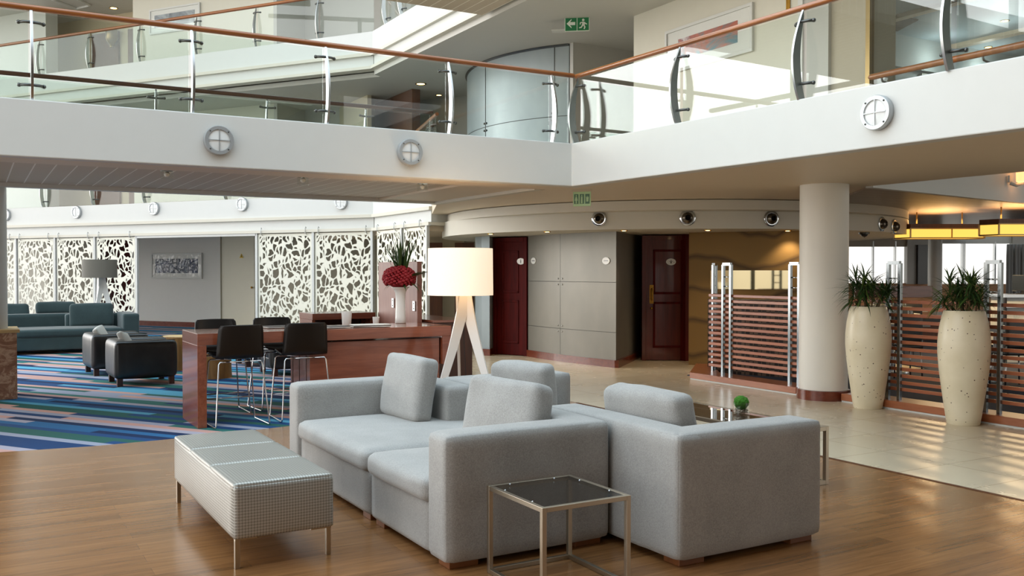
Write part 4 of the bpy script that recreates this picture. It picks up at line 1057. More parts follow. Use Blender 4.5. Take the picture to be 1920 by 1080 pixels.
GL = 'round bulkhead lamps on the white balcony edges'
for px, py, lab in ((409, 264, 'round silver bulkhead lamp with cross bars, left one on the footbridge beam'), (767, 286, 'round silver bulkhead lamp with cross bars, on the footbridge beam nearer the corner')):
    p = at(px, py, v=BR0); bulkhead(lab, (p.x, BR0 - .002, p.z), 0, .143, GL)
p = at(1648, 212, u=6.36); u_ = 6.24 + (9.37 - p.y) * .23 / 5.43; p = at(1648, 212, u=u_)
bulkhead('round silver bulkhead lamp with cross bars alone on the right gallery beam', (u_ - .004, p.y, p.z), R(-90) + math.atan(.23 / 5.43) * 1, .143, GL)
frz = facing((-FN.x, -FN.y))
for px, py, lab in ((14, 403, 'small white bulkhead lamp on the far balcony at the left edge beside the column'), (146, 398, 'small white bulkhead lamp on the far balcony above the grey lampshade'),
                    (291, 391, 'small white bulkhead lamp on the far balcony above the ink picture'), (456, 383, 'small white bulkhead lamp on the far balcony above the utility door'),
                    (641, 379, 'small white bulkhead lamp on the far balcony half hidden by the footbridge')):
    q = F(hitF(px), -.002); bulkhead(lab, (q[0], q[1], zF(px, py)), frz, .155, 'round bulkhead lamps on the white balcony edges')
def nozzle(label, px, py, r_w=4.345):
    # find the point on the curved bulkhead
    d = ray(px, py); X, Y = d.x * math.cos(YAW) - d.y * math.sin(YAW), d.x * math.sin(YAW) + d.y * math.cos(YAW)
    A_, B_ = 4.352, 4.342; qa = (X / A_) ** 2 + (Y / B_) ** 2; qb = -2 * (X * 3.0 / A_ ** 2 + Y * 18.2 / B_ ** 2); qc = (3.0 / A_) ** 2 + (18.2 / B_) ** 2 - 1
    t_ = (-qb - math.sqrt(max(0, qb * qb - 4 * qa * qc))) / (2 * qa); p = Vector((d.x * t_, d.y * t_, EYE + d.z * t_))
    n = W((X * t_ - 3.0) / A_ ** 2, (Y * t_ - 18.2) / B_ ** 2)
    t = thing('air_nozzle', label, 'air nozzle', p, facing(n), 'round air nozzles on the curved bulkhead')
    MB().lathe([(.118, .03), (.118, -.012), (.108, -.02), (.085, -.02), (.085, .02)], 40, 'y').build('flange', 'chrome', t, smooth='auto')
    MB().lathe([(.086, -.015), (.080, -.045), (.06, -.075), (.042, -.085), (.038, -.08), (.034, -.02)], 36, 'y').build('eyeball', 'pewter', t, smooth='auto')
    MB().lathe([(.037, -.03), (0, -.03)], 24, 'y').build('opening', 'dark_void', t)
for a in ((1124, 410, 'round metal air nozzle below the green toilet sign'), (1289, 408.5, 'round metal air nozzle above the red door on the right'), (1446, 410, 'round metal air nozzle left of the white column'),
          (1653, 420, 'domed metal air nozzle right of the white column, seen obliquely')): nozzle(a[2], a[0], a[1])
nozzle('domed metal air nozzle at the end of the bulkhead beside the amber box lamps', 1676, 425)

# downlights set into the low soffit
def downlight(label, loc, r=.045, group='recessed downlights', mat='downlight_glow'):
    t = thing('downlight', label, 'downlight', loc, 0, group)
    MB().lathe([(r * 1.35, .004), (r * 1.35, -.008), (r, -.010), (r, 0)], 20).build('ring', 'brass', t, smooth='auto')
    MB().lathe([(r, -.004), (r * .6, -.012), (0, -.014)], 16).build('lens', mat, t, smooth=True); return t
for px, lab in ((920, 'recessed downlight above the grey clad panel left of the dark door'), (1026, 'recessed downlight above the grey clad core'), (1170, 'recessed downlight above the right corner of the core'),
                (1327, 'recessed downlight above the dune wall'), (1477, 'recessed downlight close to the white column')):
    p = at(px, {920: 438, 1026: 434, 1170: 431.5, 1327: 431, 1477: 432}[px], z=2.17); downlight(lab, p)
    lamp('downlight_lamp', 'SPOT', (p.x, p.y, 2.12), 18, (1, .78, .52), .05, spot=R(110))
for px, py, lab in ((846, 442, 'recessed downlight in the passage left of the lamp shade top'), (868, 445, 'second recessed downlight in the passage above the brown doors')):
    p = at(px, py, z=2.28); downlight(lab, p)
for px, py, lab in ((789, 157, 'larger lit downlight in the gallery ceiling above the footbridge'), (823, 178, 'small lit downlight in the gallery ceiling nearest the drum')):
    p = at(px, py, z=L2S); downlight(lab, p, .09 if px < 800 else .06)
for px, py, lab in ((1884, 38.5, 'lit downlight in the glazed room ceiling at the right edge'), (1770, 67, 'lit downlight in the glazed room left of the steel post'), (1853, 88, 'lit downlight in the glazed room above the lower handrail')):
    p = at(px, py, z=5.25); downlight(lab, p, .05, 'downlights in the glazed room'); lamp('downlight_lamp', 'POINT', (p.x, p.y, 4.9), 7, (1, .95, .88), .1)
p = at(213, 15, z=9.12); downlight('lit downlight in the ceiling of the upper far balcony', p, .09)
k = MB(); pts = [at(x, y, z=5.24) for x, y in ((1630, 45), (1675, 27), (1722, 36), (1682, 57))]
k.bm.faces.new([k.bm.verts.new((q.x, q.y, 5.238)) for q in pts]); o = k.build('ceiling_grille', 'grille_dark', None); tag(o, 'dark square air grille in the glazed room ceiling', 'grille')
m = o.modifiers.new('thick', 'SOLIDIFY'); m.thickness = .015
# hatches in the upper far ceiling
for i, (pp, lab) in enumerate((([(98, 1), (168, 10), (141, 15), (100, -14)], 'white ceiling hatch frame at the top left'), ([(640, 0)], ''))):
    if i: continue
    pts = [at(x, y, z=9.11) for x, y in ((98, -2), (134, -8), (168, 9), (142, 15))]
    o = MB().tube([(q.x, q.y, 9.10) for q in pts], .04, 6, True).build('ceiling_hatch', 'white_paint', None); tag(o, lab, 'hatch')
# small clear spot fittings under the footbridge
for px, py, lab in ((313, 327, 'small clear spot fitting under the footbridge, leftmost of three'), (568, 338, 'small clear spot fitting under the middle of the footbridge'), (792, 350, 'small clear spot fitting under the footbridge nearest the corner')):
    p = at(px, py, z=SOF - .02); t = thing('spot_fitting', lab, 'spotlight', (p.x, p.y, SOF + .05), 0, 'spot fittings under the footbridge')
    MB().lathe([(.06, 0), (.06, -.035)], 20).build('cap', 'chrome', t, smooth='auto'); MB().lathe([(.068, -.035), (.068, -.12), (.060, -.12), (.060, -.035)], 20).build('glass_cup', 'clear_glass', t, smooth='auto')
    MB().ball((0, 0, -.07), .03, 10).build('bulb', 'white_ceramic', t, smooth=True)

# ------------------------------------------------------------------ signs
def man(k, x, z, s, y):
    k.plate([(x + .11 * s * math.cos(a * PI / 6), z + .80 * s + .11 * s * math.sin(a * PI / 6)) for a in range(12)], y, y + .002)
    k.plate([(x - .06 * s, z + .66 * s), (x + .16 * s, z + .62 * s), (x + .12 * s, z + .32 * s), (x - .12 * s, z + .36 * s)], y, y + .0022)
    k.plate([(x + .10 * s, z + .62 * s), (x + .34 * s, z + .46 * s), (x + .31 * s, z + .40 * s), (x + .08 * s, z + .50 * s)], y, y + .0024)
    k.plate([(x - .04 * s, z + .66 * s), (x - .28 * s, z + .60 * s), (x - .30 * s, z + .42 * s), (x - .22 * s, z + .42 * s), (x - .20 * s, z + .54 * s), (x, z + .58 * s)], y, y + .0026)
    k.plate([(x - .12 * s, z + .38 * s), (x + .02 * s, z + .36 * s), (x - .14 * s, z + .14 * s), (x - .34 * s, z + .10 * s), (x - .36 * s, z + .18 * s), (x - .20 * s, z + .22 * s)], y, y + .0028)
    k.plate([(x, z + .36 * s), (x + .13 * s, z + .34 * s), (x + .20 * s, z + .20 * s), (x + .12 * s, z + .02 * s), (x + .03 * s, z + .04 * s), (x + .08 * s, z + .2 * s)], y, y + .003)
p0 = at(1082, 44, z=0 + L2S - .33)
Yd = 15.2; d = ray(1082, 44); s_ = Yd / (d.y * math.cos(YAW) + d.x * math.sin(YAW)); p0 = Vector((d.x * s_, d.y * s_, EYE + d.z * s_))
t = thing('exit_sign', 'hanging green exit sign with white arrow and running man', 'sign', p0, R(-38))
MB().box(-.20, .20, 0, .012, -.125, .125).build('sign_plate', 'sign_white', t, bevel=.002)
MB().box(-.19, -.005, -.002, 0, -.115, .10).box(.005, .19, -.002, 0, -.115, .10).build('green_field', 'sign_green', t)
MB().plate([(-.17, 0), (-.09, .075), (-.09, .055), (-.115, .025), (-.03, .025), (-.03, -.025), (-.115, -.025), (-.09, -.055), (-.09, -.075)], -.004, -.002).build('arrow', 'sign_white', t)
k = MB(); man(k, .10, -.10, .19, -.006); k.build('running_man', 'sign_white', t)
MB().box(-.2, .2, .0, .012, .125, L2S - p0.z).build('hanger', 'clear_glass', t)
MB().box(-.42, -.2, .05, .2, -.09, -.07).build('backlight_bar', 'white_paint', t)
p0 = at(1090, 372, v=9.75); p0 = at(1091, 373, v=9.6)
t = thing('toilet_sign', 'hanging pale green pictogram sign under the corner of the soffit', 'sign', p0, R(-52))
MB().box(-.115, .115, 0, .01, -.09, .09).build('sign_plate', 'sign_pale_green', t, bevel=.002)
k = MB()
for x in (-.072, 0, .072): k.box(x - .028, x + .028, -.003, 0, -.06, .06)
k.build('green_field', 'sign_dark_green', t)
k = MB()
for x in (-.072, 0):
    k.plate([(x + .008 * math.cos(a * PI / 5), .042 + .008 * math.sin(a * PI / 5)) for a in range(10)], -.0045, -.003)
k.plate([(-.079, .03), (-.065, .03), (-.052, -.02), (-.064, -.02), (-.064, -.055), (-.08, -.055), (-.08, -.02), (-.092, -.02)], -.005, -.003)
k.plate([(-.010, .03), (.010, .03), (.010, -.055), (-.010, -.055)], -.005, -.003)
k.plate([(.055, .03), (.066, .015), (.072, .04), (.078, .015), (.09, .03), (.084, -.035), (.06, -.035)], -.005, -.003); k.build('pictograms', 'sign_pale_green', t)
MB().box(-.13, .13, .002, .008, .09, max(.1, SOF - p0.z)).build('hanger', 'clear_glass', t)
def plaque(label, p, rz, icon):
    t = thing('door_plaque', label, 'sign', p, rz, 'oval plaques by the toilets')
    k = MB(); n = 28; pl_ = [(.085 * math.cos(2 * PI * i / n), .058 * math.sin(2 * PI * i / n)) for i in range(n)]
    k.plate(pl_, -.012, 0); k.build('plate', 'white_ceramic', t, bevel=.002)
    k = MB()
    if icon == 'man':
        k.plate([(.009 * math.cos(a * PI / 5), .026 + .009 * math.sin(a * PI / 5)) for a in range(10)], -.0145, -.012); k.plate([(-.012, .014), (.012, .014), (.008, -.035), (-.008, -.035)], -.014, -.012)
    elif icon == 'woman':
        k.plate([(.009 * math.cos(a * PI / 5), .026 + .009 * math.sin(a * PI / 5)) for a in range(10)], -.0145, -.012); k.plate([(-.03, .010), (.03, .010), (.03, .004), (.008, .004), (.014, -.02), (.004, -.02), (.004, -.036), (-.004, -.036), (-.004, -.02), (-.014, -.02), (-.008, .004), (-.03, .004)], -.014, -.012); k.plate([(.045, .0), (.055, .0), (.055, -.012), (.045, -.012)], -.014, -.012)
    else: k.plate([(-.05, .006), (.05, .006), (.05, -.006), (-.05, -.006)], -.013, -.012)
    k.build('pictogram', 'dark_steel', t); return t
r_ = lambda a, b: math.atan2(b[1] - a[1], b[0] - a[0])
a_, b_ = at(1203, 676, z=0), at(1291, 676, z=0)
rz = r_((a_.x, a_.y), (b_.x, b_.y)); nn = Vector((math.sin(rz), -math.cos(rz)))
dd = ray(1258, 491); den = dd.x * nn.x + dd.y * nn.y; q = Vector((a_.x, a_.y)) + nn * .016; tt = (q.x * nn.x + q.y * nn.y) / den
plaque('oval white plaque on the glossy red door', Vector((dd.x * tt, dd.y * tt, EYE + dd.z * tt)), rz, 'woman')
a2 = at(926, 664, z=0); rz2 = r_((a2.x, a2.y), (8.66, 14.44)); n2 = Vector((math.sin(rz2), -math.cos(rz2)))
dd = ray(977, 490); q = Vector((a2.x, a2.y)) + n2 * .016; tt = (q.x * n2.x + q.y * n2.y) / (dd.x * n2.x + dd.y * n2.y)
plaque('oval white plaque on the dark red door', Vector((dd.x * tt, dd.y * tt, EYE + dd.z * tt)), rz2, 'man')
def on_core(px, py):                    # point and wall angle where a sight line meets the curved core
    d = ray(px, py)
    for a, b in zip(cs, cs[1:]):
        ex, ey = b[0] - a[0], b[1] - a[1]; det = d.x * ey - d.y * ex
        tt = (a[0] * ey - a[1] * ex) / det; w = (a[0] * d.y - a[1] * d.x) / -det
        w = ((d.x * tt - a[0]) * ex + (d.y * tt - a[1]) * ey) / (ex * ex + ey * ey)
        if -0.01 <= w <= 1.01:
            n = Vector((-ey, ex)).normalized(); return Vector((d.x * tt + n.x * .001, d.y * tt + n.y * .001, EYE + d.z * tt)), math.atan2(ey, ex) + PI
p, rz = on_core(1001, 489); plaque('oval plaque on the left end of the grey core', p, rz, 'line')
p, rz = on_core(1137, 489); plaque('oval plaque near the right edge of the grey core', p, rz, 'line')
q = F(hitF(453, 2.89), 2.89); t = MB().plate([(-.06, -.05), (.06, -.05), (0, .06)], -.01, 0).build('warning_sign', 'warning_yellow', None); t.location = (q[0], q[1], zF(453, 480, 2.89)); t.rotation_euler.z = frz; tag(t, 'small yellow warning triangle on the utility door', 'sign')
MB().plate([(-.012, -.03), (.012, -.03), (.008, .03), (-.008, .03)], -.012, -.010).build('warning_mark', 'dark_void', t)

# ------------------------------------------------------------------ pictures
def picture(label, loc, rz, w, h, art, aw, ah, t_=.04):
    t = thing('picture', label, 'picture', loc, rz)
    b = .045
    MB().box(-w / 2, w / 2, -t_, 0, -h / 2, -h / 2 + b).box(-w / 2, w / 2, -t_, 0, h / 2 - b, h / 2).box(-w / 2, -w / 2 + b, -t_, 0, -h / 2 + b, h / 2 - b).box(w / 2 - b, w / 2, -t_, 0, -h / 2 + b, h / 2 - b).build('frame', 'white_paint', t, bevel=.003)
    MB().box(-w / 2 + b, w / 2 - b, -.018, -.004, -h / 2 + b, h / 2 - b).build('mount', 'paper', t)
    MB().box(-aw / 2, aw / 2, -.021, -.018, -ah / 2, ah / 2).build('artwork', art, t)
    MB().box(-w / 2 + b, w / 2 - b, -.030, -.027, -h / 2 + b, h / 2 - b).build('glazing', 'window_glass', t)
p = at(1331, 66, u=9.25); ya, yb = at(1250, 66, u=9.25).y, at(1414, 66, u=9.25).y; zt, zb = at(1414, 4, u=9.25).z, at(1414, 96, u=9.25).z
picture('white framed abstract painting in orange and blue on the gallery wall', (9.248, (ya + yb) / 2, (zt + zb) / 2), R(-90), abs(ya - yb), zt - zb, 'abstract_warm', abs(ya - yb) * .68, (zt - zb) * .46)
def fpicture(label, px0, py0, px1, py1, d, art, fx, fy):
    a, b = F(hitF(px0, d), d), F(hitF(px1, d), d); zc = zF((px0 + px1) / 2, (py0 + py1) / 2, d); w = math.hypot(a[0] - b[0], a[1] - b[1]); h = zF(px1, py0, d) - zF(px1, py1, d)
    picture(label, ((a[0] + b[0]) / 2, (a[1] + b[1]) / 2, zc), frz, w, h, art, w * fx, h * fy)
fpicture('white framed dark blue ink picture on the grey wall between the screens', 285, 474, 380, 523, 2.99, 'abstract_ink', .84, .56)
fpicture('white framed grey picture on the upper far balcony wall', 285, 12, 379, 60, 1.89, 'abstract_grey', .80, .5)

# ------------------------------------------------------------------ hanging cut-out screens
GS = 'white cut-out screens'
tk = thing('screen_track', 'thin white hanging rail and posts carrying the cut-out screens along the far side', 'rail', (*F(0, 0), 0), FROT + PI)
ztr = 2.372
def fx(px): return -hitF(px, 0)     # local x in the turned frame (runs to the right)
MB().box(-20, .02, -.02, .01, ztr, ztr + .022).build('rail', 'post_grey', tk)
for px in (31, 104, 178.5, 257, 482, 588): MB().box(fx(px) - .03, fx(px) + .03, -.03, .03, 0, 2.38).build('post', 'post_grey', tk, bevel=.004)
MB().box(fx(257), fx(482), -.03, .03, 2.32, 2.372).build('lintel', 'post_grey', tk)
MB().box(-.05, .01, -.035, .035, 0, 2.38).build('post', 'post_grey', tk, bevel=.004)
def screen(label, parent_loc, rz, x0, x1, z0, z1):
    t = thing('hanging_screen', label, 'screen', (*parent_loc, 0), rz, GS)
    o = MB().box(0, x1 - x0, -.004, .004, 0, z1 - z0).build('cut_panel', 'cut_screen', t); o.location = (x0, 0, z0)
    for x in (x0 + .12, x1 - .12): MB().tube([(x, -.014, z1 - .03), (x, -.07, z1 + .01), (x, -.07, 2.47), (x, -.05, 2.49), (x, -.03, 2.46)], .010, 6).build('hook', 'post_grey', t, smooth=True)
for i, (p0, p1, lab) in enumerate(((-60, 28, 'white cut-out screen at the left edge, partly hidden by the column'), (34.5, 100.5, 'white cut-out screen behind the left teal cushion, second post bay'), (107.5, 175, 'white cut-out screen directly left of the grey lampshade'),
                    (182, 253.5, 'white cut-out screen with dark red showing through, beside the grey wall opening'), (485, 584.5, 'white cut-out screen right of the utility door'), (591.5, 698, 'white cut-out screen ending at the inner corner post'))):
    screen(lab, F(0, 0), FROT + PI, fx(p0), fx(p1), .03, 2.355)
tk2 = thing('screen_track', 'thin white rail and posts on the bright wing beside the red flowers', 'rail', (7.23, V1, 0), R(90))
wl = lambda px: at(px, 300, u=7.23).y - V1
Lw = 18.34 - V1
MB().box(-.06, Lw, -.01, .02, ztr, ztr + .022).build('rail', 'post_grey', tk2)
for px in (753.5, 801): MB().box(wl(px) - .035, wl(px) + .035, -.03, .03, 0, 2.44).build('post', 'post_grey', tk2, bevel=.004)
for p0, p1, lab in ((750, 707, 'bright white cut-out screen on the wing, left of the tall leaves'), (798.5, 757, 'bright white cut-out screen on the wing, behind the tall leaves')):
    t = thing('hanging_screen', lab, 'screen', (7.23, V1, 0), R(90), GS); x0, x1 = wl(p0), wl(p1)
    o = MB().box(0, x1 - x0, -.004, .004, 0, 2.325).build('cut_panel', 'cut_screen', t); o.location = (x0, 0, .03)
    for x in (x0 + .15, x1 - .15): MB().tube([(x, .014, 2.32), (x, .07, 2.37), (x, .07, 2.47), (x, .05, 2.49), (x, .03, 2.46)], .010, 6).build('hook', 'post_grey', t, smooth=True)

# ------------------------------------------------------------------ louvre partitions
PU = 8.98
def louvre(label, pts, ladders, z0=.22, z1=1.2, n=14, group='louvre partitions', kerb=None, end=None):
    t = thing('louvre_screen', label, 'partition', (pts[0][0], pts[0][1], 0), 0, group); o0 = Vector(pts[0])
    P = [Vector(p) - o0 for p in pts]
    for i in range(n):
        z = z0 + (z1 - z0) * i / (n - 1); k = MB()
        for a, b in zip(P, P[1:]): k.wall(a, b, z - .019, z + .019, .016)
        k.build('slat', 'slat_wood', t, bevel=.003)
    for (x, y, dx, dy) in ladders:
        p = Vector((x, y)) - o0; d = Vector((dx, dy)).normalized() * .075
        for s in (-1, 1):
            q = p + d * s; MB().box(q.x - .02, q.x + .02, q.y - .02, q.y + .02, .09, 1.63).build('upright', 'ladder_steel', t, bevel=.003)
        a, b = p - d, p + d
        MB().bar((a.x, a.y, 1.635), (b.x, b.y, 1.635), .042, .04).build('top_rung', 'ladder_steel', t)
        for z in (1.46, 1.33): MB().tube([(a.x, a.y, z), (b.x, b.y, z)], .008, 8).build('rung', 'chrome', t, smooth=True)
    if kerb:
        k = MB(); k.prism([(a - o0.x, b - o0.y) for a, b in kerb], 0.02, .10); k.build('kerb', 'kerb_wood', t, bevel=.004)
        k = MB(); k.prism([(a - o0.x + .012, b - o0.y) for a, b in kerb], 0, .022); k.build('plinth_strip', 'white_paint', t)
    return t
la = at(1363, 720, u=PU + .02); lb = at(1490, 735, u=PU + .02); lc = at(1313, 690, z=.1)
def pu(px): return at(px, 500, u=PU).y
louvre('wooden louvre partition with chrome ladder posts left of the white column', [(9.45, pu(1329) + .12), (PU, pu(1329)), (PU, 8.26)],
       [(9.32, pu(1322) + .18, -.7, -.5), (PU - .005, pu(1364), 0, 1), (PU - .005, pu(1491), 0, 1)], kerb=[(9.75, 11.15), (PU - .16, pu(1310)), (PU - .16, 8.24), (PU + .22, 8.24), (PU + .22, pu(1310) - .2), (9.9, 10.95)])
def pu2(px): return at(px, 500, u=PU - .02).y
louvre('wooden louvre partition with chrome ladder posts right of the white column behind the planters', [(PU, 7.55), (PU, 2.5)],
       [(PU - .02, pu2(1677), 0, 1), (PU - .02, pu2(1863), 0, 1), (PU - .02, 3.4, 0, 1)], kerb=[(PU - .14, 7.56), (PU - .14, 2.4), (PU + .2, 2.4), (PU + .2, 7.56)])
o = MB().prism(SERVERY, 0, 1.12).build('servery_counter', 'dark_mosaic', None); tag(o, 'dark mosaic clad counter behind the left louvres', 'counter')
# mirror strip set in the dune wall
m0, m1 = Vector((tw0.x, tw0.y)), Vector(tw1); md = (m1 - m0).normalized(); mn = Vector((md.y, -md.x))
if mn.dot(Vector((-1, -1))) < 0: mn = -mn
def onwall(px, py, off):
    d = ray(px, py); q = m0 + mn * off; tt = (q.x * mn.x + q.y * mn.y) / (d.x * mn.x + d.y * mn.y); return Vector((d.x * tt, d.y * tt, EYE + d.z * tt))
A, B = onwall(1332, 507, .02), onwall(1478, 543, .02)
plain('mirror_strip', '#9a8f72', 0.05, 1.0, var=.01)
o = MB().wall((A.x, A.y), (B.x, B.y), B.z, A.z, .02).build('mirror', 'mirror_strip', None); tag(o, 'long low mirror on the sand coloured dune wall behind the louvres', 'mirror')

# ------------------------------------------------------------------ tall planters
def planter(label, px, py, seed):
    b = at(px, py, z=0); d = Vector((b.x, b.y)).normalized() * .19
    t = thing('planter', label, 'planter', (b.x + d.x, b.y + d.y, 0), seed, 'tall speckled planters by the louvres')
    MB().lathe([(.0, 0), (.150, 0), (.156, .010), (.170, .10), (.205, .34), (.232, .55), (.246, .72), (.245, .84), (.232, .97), (.210, 1.08), (.192, 1.14), (.186, 1.147), (.176, 1.14), (.178, 1.10), (.0, 1.09)], 56).build('pot', 'speckled_stoneware', t, smooth='auto')
    MB().lathe([(.178, 1.10), (0, 1.105)], 28).build('soil', 'soil', t)
    rnd = random.Random(int(seed * 10)); stems = MB(); lf = MB(); lf2 = MB()
    for sN in range(10):
        a = rnd.uniform(0, 2 * PI); r = rnd.uniform(.02, .11); h = rnd.uniform(.16, .42); x, y = r * math.cos(a), r * math.sin(a); lean = rnd.uniform(.03, .14)
        tip = Vector((x + lean * math.cos(a), y + lean * math.sin(a), 1.10 + h)); stems.tube([(x, y, 1.09), ((x + tip.x) / 2, (y + tip.y) / 2, 1.10 + h * .55), tuple(tip)], .008, 6)
        for i in range(34):
            az = rnd.uniform(0, 2 * PI); lift = R(rnd.uniform(-30, 78)); L = rnd.uniform(.20, .34) * (1.0 if lift < .8 else .75)
            leaf_strip(lf if rnd.random() < .75 else lf2, tip - Vector((0, 0, rnd.uniform(0, h * .6))), az, L, lift, R(rnd.uniform(10, 65)), rnd.uniform(.0075, .0115), .3, 6)
    stems.build('stems', 'stem', t, smooth=True); f = lf.build('foliage', 'leaf', t, smooth=True); lf2.build('foliage', 'leaf_light', t, smooth=True)
planter('tall speckled cream planter with spiky plant, close to the white column', 1627, 769, .4)
planter('tall speckled cream planter with spiky plant, the nearer one between the chrome posts', 1806, 800, 2.3)

# ------------------------------------------------------------------ restaurant furniture and lamps
def box_lamp(label, px0, px1, Y, z0, z1, depth):
    a = Vector(W(XW(px0, Y), Y)); L = XW(px1, Y) - XW(px0, Y)
    t = thing('box_pendant', label, 'pendant lamp', (a.x, a.y, 0), -YAW, 'amber box pendants over the restaurant')
    e = .16; poly = [(0, depth / 2), (e, 0), (L - e, 0), (L, depth / 2), (L - e, depth), (e, depth)]
    inset = [(x + (.012 if x < L / 2 else -.012), min(max(y, .012), depth - .012)) for x, y in poly]
    MB().prism(inset, z0 + .012, z1 - .005).build('diffuser', 'pendant_glow', t)
    k = MB()
    for z in (z0, z1 - .016):
        for i in range(6): k.bar((*poly[i], z + .008), (*poly[(i + 1) % 6], z + .008), .022, .018)
    for x, y in poly: k.box(x - .011, x + .011, y - .011, y + .011, z0, z1)
    k.box(L * .55 - .008, L * .55 + .008, -.008, .01, z0, z1); k.build('frame', 'bronze', t)
    MB().prism(poly, z1 + .0, z1 + .07).build('cap', 'brown_panel', t)
    for x in (L * .25, L * .75): MB().tube([(x, depth / 2, z1 + .07), (x, depth / 2, SOF)], .012, 8).build('rod', 'bronze', t, smooth=True)
    c = a + Vector((math.cos(-YAW), math.sin(-YAW))) * L / 2 + Vector((-math.sin(-YAW), math.cos(-YAW))) * depth / 2
    lamp('pendant_light', 'AREA', (c.x, c.y, z1 + .09), 14, (1, .55, .2), .9, (PI, 0, 0))
    lamp('pendant_light', 'AREA', (c.x, c.y, z0 - .03), 40, (1, .72, .40), .7)
box_lamp('amber box pendant lamp hanging beyond the white column', 1689, 1862, 16.0, 2.10, 2.275, .6)
box_lamp('amber box pendant lamp cut by the right edge', 1853, 2020, 14.6, 2.10, 2.285, .6)
t = thing('wall_sconce', 'glowing orange square sconce on a grey bracket at the right edge', 'wall lamp', at(1893, 336, v=8.18), R(7))
MB().box(-.06, .0, -.03, .0, -.05, .05).build('back_plate', 'white_paint', t)
MB().tube([(-.02, -.02, -.06), (.03, -.08, -.09), (.10, -.14, -.06)], .028, 8).build('bracket', 'post_grey', t, smooth=True)
MB().lathe([(.12, .22), (.115, -.04), (.108, -.04), (.112, .22), (.12, .22)], 30, c=(.10, -.17, 0)).build('lamp_shade', 'sconce_glow', t, smooth='auto')
MB().ball((.10, -.17, .0), .035, 10).build('bulb', 'sconce_bright', t, smooth=True)
def rthing(name, label, cat, px, py, group=None, z=0, rz=-YAW):
    p = at(px, py, z=z); return thing(name, label, cat, (p.x, p.y, z), rz, group), p
# padded wooden bench back below the left windows
t = thing('banquette', 'red wood banquette back below the restaurant windows', 'bench', (*W(XW(1604, 21), 21), 0), -YAW)
L = XW(1749, 21) - XW(1604, 21)
MB().box(0, L, 0, .08, .94, 1.20).build('back_board', 'cherry', t, bevel=.004); MB().box(0, L, -.45, .0, .40, .48).build('seat', 'black_leather', t); MB().box(0, L, -.42, .08, 0, .40).build('base', 'brown_panel', t); MB().box(0, L, .02, .06, .48, .94).build('rear_panel', 'peach_wall', t)
t = thing('bar_counter', 'pale bar counter with shelf at the right edge of the restaurant', 'counter', (*W(XW(1884, 15.5), 15.5), 0), -YAW)
MB().box(0, 2.2, 0, .6, 1.10, 1.15).build('counter_top', 'steel', t); MB().box(.05, 2.2, .05, .55, .0, 1.10).build('front_panel', 'post_grey', t); MB().box(.02, 2.2, -.02, .08, .93, .955).build('shelf', 'steel', t); MB().box(0, .04, .0, .1, 0, 1.1).build('end_post', 'black_plastic', t)
p = W(XW(1918, 15.8), 15.8); t = thing('monitor', 'dark screen standing on the bar counter at the right edge', 'monitor', (p[0], p[1], 1.151), R(-60))
MB().box(-.16, .16, -.012, .012, .05, .32).build('screen', 'monitor_black', t, bevel=.004); MB().box(-.1, .1, -.06, .06, 0, .012).build('foot', 'black_plastic', t); MB().box(-.02, .02, .0, .02, .012, .1).build('stem', 'black_plastic', t)
t = MB()
for i in range(9): t.soft(-.02 + i * .09, .07 + i * .09, -.05 + .02 * (i % 2), .03 + .02 * (i % 2), .0, 2.2, .03, 4)
o = t.build('curtain', 'curtain_grey', None, smooth=True); p = W(XW(1888, 23.5), 23.5); o.location = (p[0], p[1], 0.012); o.rotation_euler.z = -YAW; tag(o, 'grey pleated curtain at the right end of the restaurant windows', 'curtain')
def dining_table(label, X, Y, w=.8, d=.8):
    x, y = W(X, Y); t = thing('dining_table', label, 'table', (x, y, .012), -YAW, 'restaurant tables behind the louvres')
    MB().box(-w / 2, w / 2, -d / 2, d / 2, .71, .75).build('table_top', 'post_grey', t, bevel=.004); MB().lathe([(.035, .02), (.035, .71)], 14).build('column', 'steel', t, smooth='auto'); MB().lathe([(.24, 0), (.23, .02), (.04, .03)], 24).build('foot', 'steel', t, smooth='auto'); return x, y
def chair(label, X, Y, rz):
    x, y = W(X, Y); t = thing('dining_chair', label, 'chair', (x, y, .012), rz - YAW, 'dark restaurant chairs')
    MB().soft(-.21, .21, -.21, .21, .42, .48, .02, 4).build('seat', 'black_leather', t, smooth=True); MB().soft(-.2, .2, .17, .21, .5, .90, .015, 4).build('backrest', 'black_leather', t, smooth=True)
    for sx in (-1, 1):
        for sy in (-1, 1): MB().tube([(sx * .18, sy * .18, .43), (sx * .20, sy * .2, 0)], .012, 8).build('leg', 'steel', t, smooth=True)
        MB().tube([(sx * .19, .19, .43), (sx * .19, .2, .55)], .012, 8).build('back_support', 'steel', t, smooth=True)
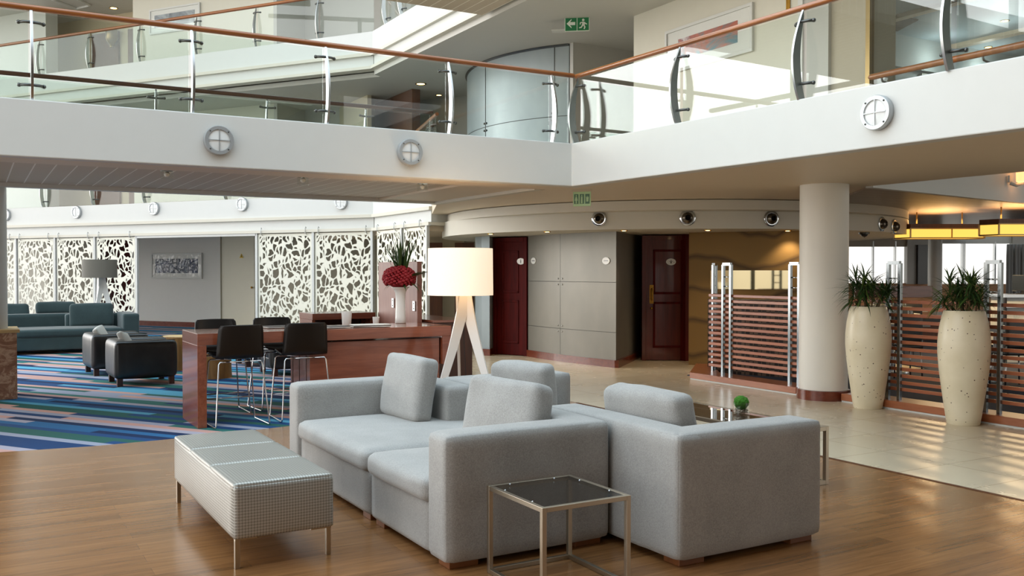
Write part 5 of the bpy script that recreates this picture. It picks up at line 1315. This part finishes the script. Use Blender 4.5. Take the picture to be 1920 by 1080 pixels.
def wine(label, x, y, z, group, r=.035):
    o = MB().lathe([(.03, 0), (.03, .003), (.005, .008), (.004, .08), (.02, .10), (r, .14), (r * .9, .19), (r * .86, .19), (r * .93, .14), (.012, .10), (0, .09)], 18).build('wine_glass', 'clear_glass', None, smooth='auto'); o.location = (x, y, z); tag(o, label, 'glass', group)
spots = [('restaurant table left of the nearer planter', 5.75, 14.1), ('restaurant table behind the nearer planter', 6.75, 13.0), ('restaurant table seen at the right edge through the louvres', 7.9, 12.4), ('restaurant table farther back under the first pendant', 7.0, 17.3), ('restaurant table farther back beside the banquette', 7.9, 19.0)]
for i, (lab, X, Y) in enumerate(spots):
    x, y = dining_table(lab, X, Y)
    for j in range(4):
        a = j * PI / 2 + .5; wine('clear wine glass set on the ' + lab, x + .25 * math.cos(a), y + .25 * math.sin(a), .763, 'glasses on the restaurant tables')
    chair('dark chair in front of the ' + lab, X - .1, Y - .62, PI); chair('dark chair beyond the ' + lab, X + .1, Y + .62, 0); 
# things on the upper balcony: brass wall lamp
t = thing('wall_lantern', 'bronze cup shaped wall lamp on the upper far balcony', 'wall lamp', (*F(hitF(213, 3.5), 3.5), zF(213, 70, 3.5)), frz)
MB().lathe([(.16, .22), (.17, .2), (.17, -.05), (.12, -.16), (.06, -.22), (.05, -.3), (0, -.3)], 28).build('cup', 'bronze', t, smooth='auto'); MB().tube([(0, .1, -.05), (0, .28, 0)], .03, 8).build('bracket', 'bronze', t, smooth=True)
# small dome camera
p = at(1620, 436, z=2.17); t = thing('dome_camera', 'small dark dome camera under the bulkhead right of the column', 'camera', (*W(5.75, 15.25), 2.172)); MB().lathe([(.09, 0), (.085, -.03), (.06, -.03)], 24).build('collar', 'dark_steel', t, smooth='auto'); MB().lathe([(.06, -.028), (.045, -.06), (0, -.085)], 20).build('dome', 'monitor_black', t, smooth=True)
p = at(1478, 8, u=9.24); o = MB().box(-.03, .03, -.02, 0, -.12, .12).build('wall_sensor', 'brass', None, bevel=.004); o.location = (9.248, p.y, p.z); o.rotation_euler.z = R(-90); tag(o, 'small yellowish box high on the gallery wall beside the pier', 'sensor')
